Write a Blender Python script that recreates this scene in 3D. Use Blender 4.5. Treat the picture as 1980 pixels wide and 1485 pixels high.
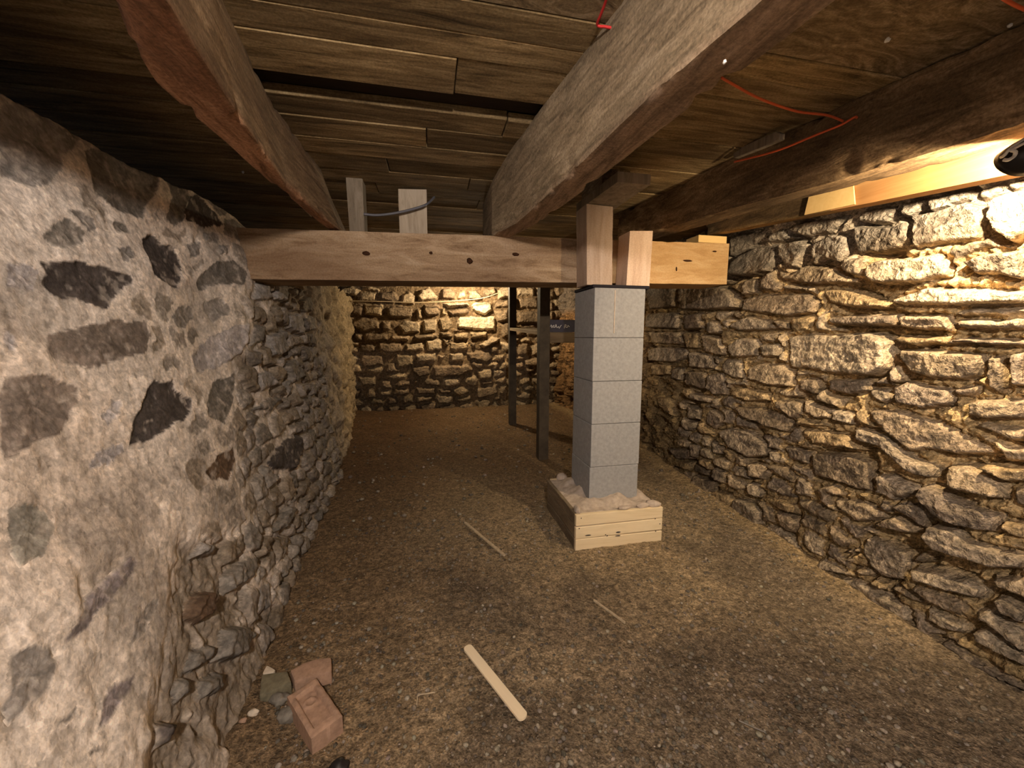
import bpy, bmesh, math, random
import numpy as np
from mathutils import Vector, Matrix, Euler

# ------------------------------------------------------------------ scene, camera, world, light
S = bpy.context.scene
COL = S.collection
for o in list(bpy.data.objects):
    bpy.data.objects.remove(o)
FPX, EYE, PITCH, YAW = 744.0, 0.92, math.radians(7.0), math.radians(12.0)
cam = bpy.data.cameras.new('camera')
cam.sensor_width = 36.0
cam.lens = FPX / 1980.0 * 36.0
cam.clip_start = 0.02
camo = bpy.data.objects.new('camera', cam)
COL.objects.link(camo)
camo.location = (0, 0, EYE)
camo.rotation_euler = (math.pi / 2 - PITCH, 0, -YAW)
S.camera = camo

W = bpy.data.worlds.new('world')
S.world = W
W.use_nodes = True
W.node_tree.nodes['Background'].inputs[0].default_value = (0.82, 0.88, 1.0, 1)
W.node_tree.nodes['Background'].inputs[1].default_value = 0.11

S.view_settings.view_transform = 'Standard'
S.view_settings.look = 'None'
S.view_settings.gamma = 1.0
S.view_settings.use_curve_mapping = False
S.view_settings.exposure = 1.0
S.cycles.max_bounces = 6
S.cycles.diffuse_bounces = 5
S.cycles.glossy_bounces = 2
S.cycles.caustics_reflective = False
S.cycles.caustics_refractive = False

LAMP_POS, LAMP_AXIS, LAMP_W = (1.290, 0.643, 1.318), (0.42, 0.79, -0.45), 28.0   # clamp lamp on the ledger timber
LAMP_COL = (1.0, 0.76, 0.47)
BULB_BACK = (0.50, 4.60, 1.562)       # bare bulb under the ceiling by the far wall
BULB_BACK_W = 24.0
BULB_REAR = (0.02, -0.55, 1.44)       # bulb behind the photographer, between two ceiling beams
BULB_REAR_W = 39.0
WARM = (1.0, 0.80, 0.60)

# ------------------------------------------------------------------ helpers
def s2l(r, g, b):
    f = lambda c: (c / 255 / 12.92) if c / 255 <= 0.04045 else ((c / 255 + 0.055) / 1.055) ** 2.4
    return (f(r), f(g), f(b))

def tag(o, label=None, cat=None, group=None, kind=None):
    if label: o['label'] = label
    if cat: o['category'] = cat
    if group: o['group'] = group
    if kind: o['kind'] = kind
    return o

def empty(name, loc, label, cat, group=None):
    o = bpy.data.objects.new(name, None)
    o.empty_display_size = 0.05
    COL.objects.link(o)
    o.location = loc
    return tag(o, label, cat, group)

def link(name, me, mat=None, parent=None, loc=None):
    o = bpy.data.objects.new(name, me)
    COL.objects.link(o)
    if mat: me.materials.append(mat)
    if parent is not None: o.parent = parent
    if loc is not None: o.location = loc
    return o

def smooth(me):
    me.polygons.foreach_set('use_smooth', np.ones(len(me.polygons), dtype=bool))

def from_bm(bm, name):
    me = bpy.data.meshes.new(name)
    bm.normal_update()
    bm.to_mesh(me)
    bm.free()
    return me

def _h(ix, iy, iz, seed):
    ix = ix.astype(np.int64).astype(np.uint32); iy = iy.astype(np.int64).astype(np.uint32); iz = iz.astype(np.int64).astype(np.uint32)
    h = ix * np.uint32(374761393) + iy * np.uint32(668265263) + iz * np.uint32(2147483647) + np.uint32((seed * 974711 + 12345) & 0xffffffff)
    h = (h ^ (h >> np.uint32(13))) * np.uint32(1274126177)
    h = (h ^ (h >> np.uint32(16))) * np.uint32(2246822519)
    h = h ^ (h >> np.uint32(15))
    return h.astype(np.float64) / 2147483647.5 - 1.0

def vnoise(p, seed=0):
    p = np.asarray(p, float)
    f = np.floor(p); t = p - f; t = t * t * (3 - 2 * t)
    x, y, z = f[:, 0], f[:, 1], f[:, 2]
    r = 0
    for dx in (0, 1):
        wx = t[:, 0] if dx else 1 - t[:, 0]
        for dy in (0, 1):
            wy = t[:, 1] if dy else 1 - t[:, 1]
            for dz in (0, 1):
                wz = t[:, 2] if dz else 1 - t[:, 2]
                r = r + wx * wy * wz * _h(x + dx, y + dy, z + dz, seed)
    return r

def fbm(p, freq, octv=4, seed=0, gain=0.5):
    p = np.asarray(p, float) * np.asarray(freq, float)
    a, r, n = 1.0, 0, 0
    for k in range(octv):
        r = r + a * vnoise(p + 17.3 * k, seed + k)
        n += a
        a *= gain
        p = p * 2.03
    return r / n

def sstep(a, b, x):
    t = np.clip((x - a) / (b - a), 0, 1)
    return t * t * (3 - 2 * t)

# photograph sight lines (1980 x 1485) used to survey where things stand
FW = np.array([math.sin(YAW) * math.cos(PITCH), math.cos(YAW) * math.cos(PITCH), -math.sin(PITCH)])
RT = np.array([math.cos(YAW), -math.sin(YAW), 0.0])
UP = np.cross(RT, FW)
EY = np.array([0, 0, EYE])
def ray(x, y): return FW + (x - 990) / FPX * RT - (y - 742.5) / FPX * UP
def onz(x, y, z): d = ray(x, y); return EY + (z - EYE) / d[2] * d
def ony(x, y, Y): d = ray(x, y); return EY + Y / d[1] * d
def onx(x, y, X): d = ray(x, y); return EY + X / d[0] * d

# ------------------------------------------------------------------ materials
def newmat(name):
    m = bpy.data.materials.new(name)
    m.use_nodes = True
    nt = m.node_tree
    b = nt.nodes['Principled BSDF']
    b.inputs['Roughness'].default_value = 0.9
    b.inputs['Specular IOR Level'].default_value = 0.2
    return m, nt, b

def N(nt, t, **kw):
    n = nt.nodes.new(t)
    for k, v in kw.items():
        if k in n.inputs.keys(): n.inputs[k].default_value = v
        else: setattr(n, k, v)
    return n

def ramp(nt, stops):
    r = nt.nodes.new('ShaderNodeValToRGB')
    e = r.color_ramp.elements
    while len(e) < len(stops): e.new(0.5)
    for k, (p, c) in enumerate(stops):
        e[k].position = p
        e[k].color = (*c, 1)
    return r

def mixc(nt, mode, fac, a, b):
    m = nt.nodes.new('ShaderNodeMix')
    m.data_type = 'RGBA'; m.blend_type = mode
    for sock, v in ((m.inputs[0], fac), (m.inputs[6], a), (m.inputs[7], b)):
        if isinstance(v, bpy.types.NodeSocket): nt.links.new(v, sock)
        elif isinstance(v, (int, float)): sock.default_value = v
        else: sock.default_value = (*v, 1)
    return m.outputs[2]

def bump(nt, b, pairs):
    prev = None
    for sock, strength, dist in pairs:
        n = nt.nodes.new('ShaderNodeBump')
        n.inputs['Strength'].default_value = strength
        n.inputs['Distance'].default_value = dist
        nt.links.new(sock, n.inputs['Height'])
        if prev is not None: nt.links.new(prev, n.inputs['Normal'])
        prev = n.outputs[0]
    nt.links.new(prev, b.inputs['Normal'])

def masonry(name, fine=90.0, coarse=28.0, amt=0.55, bs=0.7, bd=0.006, cell=0, camt=0.3, cb=0.004):
    m, nt, b = newmat(name)
    at = N(nt, 'ShaderNodeAttribute', attribute_name='Col')
    tc = N(nt, 'ShaderNodeTexCoord')
    n1 = N(nt, 'ShaderNodeTexNoise', Scale=fine, Detail=2.0, Roughness=0.6)
    n2 = N(nt, 'ShaderNodeTexNoise', Scale=coarse, Detail=4.0, Roughness=0.65)
    for n in (n1, n2): nt.links.new(tc.outputs['Object'], n.inputs['Vector'])
    lo, hi = 1 - amt, 1 + amt
    r1 = N(nt, 'ShaderNodeMapRange'); r1.inputs[1].default_value = 0.3; r1.inputs[2].default_value = 0.7; r1.inputs[3].default_value = lo; r1.inputs[4].default_value = hi
    r2 = N(nt, 'ShaderNodeMapRange'); r2.inputs[1].default_value = 0.3; r2.inputs[2].default_value = 0.7; r2.inputs[3].default_value = lo; r2.inputs[4].default_value = hi
    nt.links.new(n1.outputs[0], r1.inputs[0]); nt.links.new(n2.outputs[0], r2.inputs[0])
    mu = N(nt, 'ShaderNodeMath', operation='MULTIPLY')
    nt.links.new(r1.outputs[0], mu.inputs[0]); nt.links.new(r2.outputs[0], mu.inputs[1])
    c = mixc(nt, 'MULTIPLY', 1.0, at.outputs['Color'], mu.outputs[0])
    pairs = [(n2.outputs[0], bs, bd * 2.2), (n1.outputs[0], bs, bd)]
    if cell:
        wob = N(nt, 'ShaderNodeVectorMath', operation='MULTIPLY_ADD')
        nt.links.new(n2.outputs['Color'], wob.inputs[0]); wob.inputs[1].default_value = (0.9 / cell,) * 3
        nt.links.new(tc.outputs['Object'], wob.inputs[2])
        for sc_, f in ((cell, 1.0), (cell * 2.7, 0.8)):
            vo = N(nt, 'ShaderNodeTexVoronoi', Scale=float(sc_))
            nt.links.new(wob.outputs[0], vo.inputs['Vector'])
            sep = N(nt, 'ShaderNodeSeparateColor')
            nt.links.new(vo.outputs['Color'], sep.inputs[0])
            mr = N(nt, 'ShaderNodeMapRange'); mr.inputs[3].default_value = 1 - camt * f; mr.inputs[4].default_value = 1 + camt * f
            nt.links.new(sep.outputs[0], mr.inputs[0])
            c = mixc(nt, 'MULTIPLY', 1.0, c, mr.outputs[0])
            if f == 1.0: pairs.append((sep.outputs[0], 0.4, cb))
    nt.links.new(c, b.inputs['Base Color'])
    b.inputs['Specular IOR Level'].default_value = 0.15
    bump(nt, b, pairs)
    return m

def wood(name, cols, axis='X', sc=14.0, stretch=12.0, bs=0.4, bd=0.004, dirt=(0.03, 0.02, 0.012), dirt_amt=0.5, rough=0.85, use_rand=True, tint=False, dist=0.8, speck=0.0):
    m, nt, b = newmat(name)
    tc = N(nt, 'ShaderNodeTexCoord')
    oi = N(nt, 'ShaderNodeObjectInfo')
    add = N(nt, 'ShaderNodeVectorMath', operation='MULTIPLY_ADD')
    nt.links.new(oi.outputs['Random'], add.inputs[0]); add.inputs[1].default_value = (31, 17, 23)
    nt.links.new(tc.outputs['Object'], add.inputs[2])
    mp = N(nt, 'ShaderNodeMapping')
    v = [1.0, 1.0, 1.0]; v['XYZ'.index(axis)] = 1.0 / stretch
    mp.inputs['Scale'].default_value = v
    nt.links.new(add.outputs[0], mp.inputs['Vector'])
    g = N(nt, 'ShaderNodeTexNoise', Scale=sc * 3, Detail=6.0, Roughness=0.7, Distortion=dist)
    nt.links.new(mp.outputs[0], g.inputs['Vector'])
    big = N(nt, 'ShaderNodeTexNoise', Scale=sc * 0.35, Detail=3.0)
    mp2 = N(nt, 'ShaderNodeMapping')
    v2 = [1.0, 1.0, 1.0]; v2['XYZ'.index(axis)] = 0.3
    mp2.inputs['Scale'].default_value = v2
    nt.links.new(add.outputs[0], mp2.inputs['Vector'])
    nt.links.new(mp2.outputs[0], big.inputs['Vector'])
    n = len(cols)
    rp = ramp(nt, [(0.3 + 0.4 * k / (n - 1), c) for k, c in enumerate(cols)])
    nt.links.new(g.outputs[0], rp.inputs[0])
    dr = ramp(nt, [(0.42, (0, 0, 0)), (0.66, (1, 1, 1))])
    nt.links.new(big.outputs[0], dr.inputs[0])
    df = N(nt, 'ShaderNodeMath', operation='MULTIPLY'); df.inputs[1].default_value = dirt_amt
    nt.links.new(dr.outputs[0], df.inputs[0])
    c = mixc(nt, 'MIX', df.outputs[0], rp.outputs[0], dirt)
    if use_rand:
        rr = N(nt, 'ShaderNodeMapRange'); rr.inputs[3].default_value = 0.75; rr.inputs[4].default_value = 1.25
        nt.links.new(oi.outputs['Random'], rr.inputs[0])
        c = mixc(nt, 'MULTIPLY', 1.0, c, rr.outputs[0])
    if tint:
        at = N(nt, 'ShaderNodeAttribute', attribute_name='Tint')
        c = mixc(nt, 'MULTIPLY', 1.0, c, at.outputs['Color'])
    if speck:
        sp = N(nt, 'ShaderNodeTexNoise', Scale=150.0, Detail=3.0, Roughness=0.7)
        nt.links.new(tc.outputs['Object'], sp.inputs['Vector'])
        sr = N(nt, 'ShaderNodeMapRange'); sr.inputs[1].default_value = 0.3; sr.inputs[2].default_value = 0.7; sr.inputs[3].default_value = 1 - speck; sr.inputs[4].default_value = 1 + speck
        nt.links.new(sp.outputs[0], sr.inputs[0])
        c = mixc(nt, 'MULTIPLY', 1.0, c, sr.outputs[0])
    nt.links.new(c, b.inputs['Base Color'])
    b.inputs['Roughness'].default_value = rough
    bump(nt, b, [(g.outputs[0], bs, bd)])
    return m

def plain(name, col, rough=0.6, spec=0.3, noise=0.0, sc=40, metallic=0.0):
    m, nt, b = newmat(name)
    b.inputs['Roughness'].default_value = rough
    b.inputs['Specular IOR Level'].default_value = spec
    b.inputs['Metallic'].default_value = metallic
    if noise:
        tc = N(nt, 'ShaderNodeTexCoord')
        n1 = N(nt, 'ShaderNodeTexNoise', Scale=float(sc), Detail=6.0, Roughness=0.65)
        nt.links.new(tc.outputs['Object'], n1.inputs['Vector'])
        r = ramp(nt, [(0.3, tuple(c * (1 - noise) for c in col)), (0.7, tuple(min(1, c * (1 + noise)) for c in col))])
        nt.links.new(n1.outputs[0], r.inputs[0])
        nt.links.new(r.outputs[0], b.inputs['Base Color'])
        bump(nt, b, [(n1.outputs[0], 0.4, 0.003)])
    else:
        b.inputs['Base Color'].default_value = (*col, 1)
    return m

M = {}
M['wall_left'] = masonry('lime smeared rubble', fine=110, coarse=30, amt=0.22, bs=0.40, bd=0.003, cell=42, camt=0.17, cb=0.003)
M['wall_right'] = masonry('coursed tan rubble', fine=120, coarse=40, amt=0.40, bs=0.8, bd=0.006, cell=70, camt=0.20, cb=0.004)
M['wall_back'] = masonry('brown rubble', fine=60, coarse=22, amt=0.42, bs=0.8, bd=0.010)
M['floor'] = masonry('packed dirt', fine=160, coarse=45, amt=0.40, bs=0.9, bd=0.005, cell=95, camt=0.30, cb=0.005)
M['pebble'] = masonry('grey pebbles', fine=150, coarse=60, amt=0.3, bs=0.4, bd=0.002)
M['old_beam'] = wood('old grey brown beam wood', [(0.11, 0.085, 0.055), (0.27, 0.215, 0.145), (0.43, 0.355, 0.255)], 'Y', 15, 8, 0.6, 0.005, (0.09, 0.07, 0.05), 0.6, tint=True, speck=0.35)
M['red_beam'] = wood('old reddish beam wood', [(0.085, 0.058, 0.038), (0.22, 0.155, 0.10), (0.36, 0.27, 0.19)], 'Y', 15, 8, 0.6, 0.005, (0.08, 0.05, 0.035), 0.6, tint=True, speck=0.35)
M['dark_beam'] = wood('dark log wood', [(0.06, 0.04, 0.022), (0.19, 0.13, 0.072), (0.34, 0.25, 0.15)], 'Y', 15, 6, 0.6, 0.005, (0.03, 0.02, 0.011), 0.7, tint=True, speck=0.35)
M['new_beam'] = wood('orange new timber', [(0.30, 0.15, 0.055), (0.37, 0.20, 0.078), (0.43, 0.25, 0.105)], 'Y', 9, 16, 0.15, 0.002, (0.26, 0.125, 0.048), 0.4)
M['cross'] = wood('rough sawn beam wood', [(0.17, 0.105, 0.058), (0.37, 0.265, 0.165), (0.50, 0.39, 0.27)], 'X', 9, 5, 0.35, 0.004, (0.15, 0.085, 0.045), 0.75, speck=0.2)
M['cross_end'] = wood('fresh end of rough sawn beam', [(0.44, 0.26, 0.11), (0.56, 0.36, 0.17), (0.64, 0.45, 0.25)], 'X', 9, 5, 0.2, 0.003, (0.32, 0.17, 0.07), 0.4, speck=0.12)
M['post'] = wood('pale pine post', [(0.42, 0.30, 0.22), (0.54, 0.41, 0.315), (0.62, 0.49, 0.40)], 'Z', 9, 8, 0.2, 0.002, (0.40, 0.27, 0.19), 0.4, speck=0.12)
M['grey_block'] = wood('grey packing wood', [(0.15, 0.115, 0.08), (0.27, 0.22, 0.16), (0.36, 0.30, 0.23)], 'Z', 12, 6, 0.4, 0.003, (0.09, 0.07, 0.05), 0.5)
M['pale_block'] = wood('pale packing wood', [(0.36, 0.29, 0.21), (0.50, 0.42, 0.32), (0.58, 0.50, 0.40)], 'Z', 12, 6, 0.3, 0.003, (0.22, 0.16, 0.1), 0.5)
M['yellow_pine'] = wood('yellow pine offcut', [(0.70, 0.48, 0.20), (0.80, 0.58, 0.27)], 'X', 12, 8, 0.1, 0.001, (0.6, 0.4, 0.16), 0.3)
M['plank'] = wood('old ceiling plank', [(0.06, 0.04, 0.018), (0.26, 0.18, 0.085), (0.48, 0.36, 0.195)], 'X', 12, 9, 0.5, 0.003, (0.045, 0.029, 0.015), 0.6, speck=0.3)
M['swirl'] = wood('swirled plywood ceiling board', [(0.08, 0.056, 0.03), (0.26, 0.185, 0.10), (0.52, 0.40, 0.25)], 'X', 5, 2.6, 0.5, 0.003, (0.06, 0.04, 0.02), 0.4, dist=3.0, speck=0.3)
M['plank_dark'] = wood('blackened plank', [(0.015, 0.01, 0.006), (0.045, 0.03, 0.017)], 'X', 8, 9, 0.6, 0.004)
M['form'] = wood('cream painted form board', [(0.60, 0.48, 0.30), (0.70, 0.58, 0.39), (0.76, 0.64, 0.45)], 'X', 8, 10, 0.1, 0.002, (0.52, 0.4, 0.25), 0.35, use_rand=False)
M['form_shaded'] = wood('shaded form board', [(0.10, 0.075, 0.048), (0.17, 0.13, 0.085), (0.24, 0.19, 0.13)], 'Y', 10, 6, 0.3, 0.003, (0.09, 0.065, 0.042), 0.5, speck=0.25)  # shade on the footing sides painted as a darker copy of the form boards
M['block'] = plain('grey concrete block', (0.27, 0.27, 0.275), 0.9, 0.2, 0.16, 70)
M['joint'] = plain('block joint', (0.21, 0.205, 0.20), 0.95, 0.1, 0.3, 60)
M['mortar'] = plain('pinkish grey mortar', (0.42, 0.35, 0.29), 0.92, 0.15, 0.25, 38)
M['shim'] = plain('black felt pad', (0.02, 0.018, 0.022), 0.9, 0.1)
M['brick'] = plain('dusty pink brick', (0.36, 0.235, 0.165), 0.95, 0.1, 0.24, 60)
M['grey_slab'] = plain('greenish grey slab', (0.17, 0.15, 0.10), 0.95, 0.1, 0.3, 50)
M['grey_stone'] = plain('grey rubble stone', (0.20, 0.18, 0.15), 0.95, 0.1, 0.35, 50)
M['pale_stone'] = plain('pale stone chip', (0.58, 0.50, 0.40), 0.9, 0.1, 0.2, 60)
M['black_stone'] = plain('black lump', (0.012, 0.010, 0.010), 0.5, 0.4, 0.2, 60)
M['stick'] = wood('pale paint stirrer', [(0.76, 0.64, 0.44), (0.82, 0.71, 0.52)], 'Y', 9, 14, 0.1, 0.001, (0.7, 0.57, 0.38), 0.3, use_rand=False)
M['lath'] = plain('dusty lath', (0.44, 0.36, 0.25), 0.95, 0.1, 0.3, 60)
M['orange_cord'] = plain('orange cord', (0.62, 0.11, 0.035), 0.55, 0.3)
M['red_cord'] = plain('red cord', (0.50, 0.03, 0.03), 0.55, 0.3)
M['cable'] = plain('grey cable', (0.13, 0.13, 0.15), 0.5, 0.4)
M['string'] = plain('pale string', (0.50, 0.40, 0.26), 0.8, 0.2)
M['pole'] = plain('dark rusty post', (0.050, 0.038, 0.026), 0.75, 0.3, 0.4, 14)
M['rail'] = wood('brown rail', [(0.13, 0.09, 0.055), (0.22, 0.16, 0.10)], 'X', 8, 10)
M['pale_plank'] = wood('pale plank', [(0.5, 0.38, 0.24), (0.62, 0.5, 0.34)], 'Y', 8, 10)
M['navy'] = plain('dark navy board', (0.022, 0.020, 0.040), 0.6, 0.3, 0.3, 20)
M['white_mark'] = plain('white marking', (0.62, 0.60, 0.60), 0.7, 0.2)
M['black_metal'] = plain('black enamel', (0.012, 0.010, 0.010), 0.32, 0.5)
M['white_flex'] = plain('white flex', (0.72, 0.68, 0.62), 0.45, 0.4)
M['web'] = plain('white cobweb', (0.80, 0.78, 0.75), 0.9, 0.1)
M['knot'] = plain('dark knot', (0.045, 0.02, 0.01), 0.9, 0.1, 0.3, 90)

def emit(name, col, strength):
    m, nt, b = newmat(name)
    e = nt.nodes.new('ShaderNodeEmission')
    e.inputs[0].default_value = (*col, 1)
    e.inputs[1].default_value = strength
    nt.links.new(e.outputs[0], nt.nodes['Material Output'].inputs[0])
    return m

# ------------------------------------------------------------------ masonry walls
def poly_dist(P, poly):
    """signed distance: positive inside, for points P (N,2)."""
    poly = np.asarray(poly, float)
    n = len(poly)
    d = np.full(len(P), 1e9)
    inside = np.zeros(len(P), bool)
    for i in range(n):
        a, b = poly[i], poly[(i + 1) % n]
        e = b - a
        w = P - a
        t = np.clip((w @ e) / max(1e-12, e @ e), 0, 1)
        d = np.minimum(d, np.hypot(*(w - t[:, None] * e).T))
        c = ((a[1] > P[:, 1]) != (b[1] > P[:, 1]))
        with np.errstate(divide='ignore', invalid='ignore'):
            xi = a[0] + (P[:, 1] - a[1]) / (b[1] - a[1] if b[1] != a[1] else 1e-12) * e[0]
        inside ^= c & (P[:, 0] < xi)
    return np.where(inside, d, -d)

def graded(edges):
    """edges: list of (from, to, step_from, step_to) -> increasing 1-D node list"""
    out = [edges[0][0]]
    for a, b, s0, s1 in edges:
        x = out[-1]
        while x < b - 1e-9:
            s = s0 + (s1 - s0) * (x - a) / (b - a)
            x = min(b, x + s)
            out.append(x)
    return np.array(out)

def build_wall(name, U, V, base, normal, stones, fill, prof, colour, mat, seed, warp=0.006, maxfill=190, flip=False):
    """U,V node lists (metres on the wall). base(u,v)->xyz, normal(u,v)->unit vectors into the room.
    stones: list of (uvpolygon, kind). fill: dict of the filler rubble. prof(...)->height, colour(...)->rgb."""
    rng = np.random.RandomState(seed)
    UU, VV = np.meshgrid(U, V, indexing='ij')
    u, v = UU.ravel(), VV.ravel()
    nU, nV = len(U), len(V)
    q = np.stack([u, v, np.zeros_like(u)], 1)
    wu = u + warp * fbm(q, 28, 3, seed + 1) + warp * 0.22 * fbm(q, 90, 2, seed + 5)
    wv = v + warp * fbm(q, 28, 3, seed + 2) + warp * 0.22 * fbm(q, 90, 2, seed + 6)
    P = np.stack([wu, wv], 1)
    sid = np.full(len(u), -1)
    edge = np.zeros(len(u))
    dout = np.full(len(u), 1e3)
    kinds, cents = [], []
    for poly, kind in stones:
        poly = np.asarray(poly, float)
        lo, hi = poly.min(0) - 0.05, poly.max(0) + 0.05
        ix = np.where((P[:, 0] > lo[0]) & (P[:, 0] < hi[0]) & (P[:, 1] > lo[1]) & (P[:, 1] < hi[1]))[0]
        if not len(ix): continue
        d = poly_dist(P[ix], poly)
        ins = (d > 0) & (sid[ix] < 0)
        k = len(kinds)
        sid[ix[ins]] = k
        edge[ix[ins]] = d[ins]
        dout[ix] = np.minimum(dout[ix], np.maximum(-d, 0))
        kinds.append(kind); cents.append(poly.mean(0))
    # filler rubble
    seeds = []
    z = V[0]
    while z < fill['vmax']:
        ch = fill['h'] * rng.uniform(0.75, 1.3)
        x = fill['umin'] + rng.uniform(0, 0.1)
        while x < fill['umax']:
            cw = fill['w'] * rng.uniform(0.55, 1.6)
            seeds.append((x + cw / 2, z + ch / 2 + rng.uniform(-.2, .2) * ch))
            x += cw
        z += ch
    seeds = np.array(seeds)
    keep = []
    gu = np.searchsorted(U, seeds[:, 0]).clip(0, nU - 1)
    gv = np.searchsorted(V, seeds[:, 1]).clip(0, nV - 1)
    gi = gu * nV + gv
    ok = (sid[gi] < 0) & (dout[gi] > fill['margin'] * 1.6)
    seeds = seeds[ok]
    if len(seeds) > maxfill:
        w = fill['weight'](seeds[:, 0])
        seeds = seeds[np.argsort(-(w + 0.15 * rng.rand(len(seeds))))[:maxfill]]
    free = np.where((sid < 0) & (v <= fill['vmax']) & (u >= fill['umin']) & (u <= fill['umax']))[0]
    ar = fill['h'] / fill['w']
    wp2 = fill.get('warp', 0.02)
    pu = wu[free] + wp2 * fbm(q[free], 9, 2, seed + 8)
    pv = wv[free] + wp2 * 0.6 * fbm(q[free], 9, 2, seed + 9)
    f1 = np.full(len(free), 1e9); f2 = f1.copy(); i1 = np.zeros(len(free), int)
    for k, (su, sv) in enumerate(seeds):
        d = (np.abs((pu - su) * ar) ** 2.6 + np.abs(pv - sv) ** 2.6) ** (1 / 2.6)
        c = d < f1
        f2 = np.where(c, f1, np.minimum(f2, d))
        f1 = np.where(c, d, f1)
        i1 = np.where(c, k, i1)
    e = np.minimum((f2 - f1) * 0.5, dout[free] - fill['margin'])
    e = np.minimum(e, fill['h'] * fill.get('reach', 0.62) - f1)
    gap = fill['gap'] * (1 + 0.6 * fbm(q[free], 14, 2, seed + 11))
    on = e > gap
    nk = len(kinds)
    sid[free[on]] = nk + i1[on]
    edge[free[on]] = (e - gap)[on]
    kinds += ['fill'] * len(seeds)
    cents = np.array([*cents, *seeds])
    st = sid >= 0
    rnd = rng.rand(len(kinds), 8)
    h = prof(u, v, q, sid, edge, dout, kinds, rnd, cents)
    col = colour(u, v, q, sid, edge, dout, kinds, rnd, cents)
    X = base(u, v) + normal(u, v) * h[:, None]
    a = (np.arange(nU - 1)[:, None] * nV + np.arange(nV - 1)[None, :]).ravel()
    quads = np.stack([a, a + nV, a + nV + 1, a + 1], 1)
    if flip: quads = quads[:, ::-1]
    s4 = np.sort(sid[quads], 1)
    fid = np.where((s4[:, 3] == s4[:, 1]), s4[:, 3], np.where(s4[:, 2] == s4[:, 0], s4[:, 0], -1))
    order = np.argsort(fid, kind='stable')
    fs = fid[order]
    cuts = np.flatnonzero(np.diff(fs)) + 1
    wall = None
    groups = np.split(order, cuts)
    for g in groups:
        k = fid[g[0]]
        if k >= 0 and len(g) < 4:
            continue
    small = [g for g in groups if fid[g[0]] >= 0 and len(g) < 4]
    big = [g for g in groups if fid[g[0]] >= 0 and len(g) >= 4]
    mort = np.concatenate([g for g in groups if fid[g[0]] < 0] + small)
    def mk(nm, g, parent=None):
        qq = quads[g]
        vi, inv = np.unique(qq, return_inverse=True)
        inv = inv.reshape(qq.shape)
        co = X[vi]
        org = np.zeros(3) if parent is None else co.mean(0)
        me = bpy.data.meshes.new(nm)
        me.vertices.add(len(vi)); me.vertices.foreach_set('co', (co - org).astype(np.float32).ravel())
        me.loops.add(inv.size); me.loops.foreach_set('vertex_index', inv.ravel().astype(np.int32))
        me.polygons.add(len(inv)); me.polygons.foreach_set('loop_start', np.arange(0, inv.size, 4, dtype=np.int32))
        me.polygons.foreach_set('loop_total', np.full(len(inv), 4, dtype=np.int32))
        me.update(calc_edges=True)
        at = me.attributes.new('Col', 'FLOAT_COLOR', 'POINT')
        at.data.foreach_set('color', np.concatenate([col[vi], np.ones((len(vi), 1))], 1).astype(np.float32).ravel())
        smooth(me)
        return link(nm, me, mat, parent, None if parent is None else tuple(org))
    wall = mk(name, mort)
    tag(wall, kind='structure')
    for g in big:
        mk('stone', g, wall)
    return wall

def crop(pts, ox, oy, sc): return [(ox + a / sc, oy + b / sc) for a, b in pts]

def surfhit(x, y, fx):
    """sight line -> (Y, z) on a wall given by X = fx(Y, z)"""
    d = ray(x, y)
    X = float(fx(1.2, 0.8))
    for _ in range(40):
        p = EY + X / d[0] * d
        nx = float(fx(min(max(p[1], -1.0), 5.6), p[2]))
        X = X + 0.6 * (nx - X)
    p = EY + X / d[0] * d
    return p[1], p[2]

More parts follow.
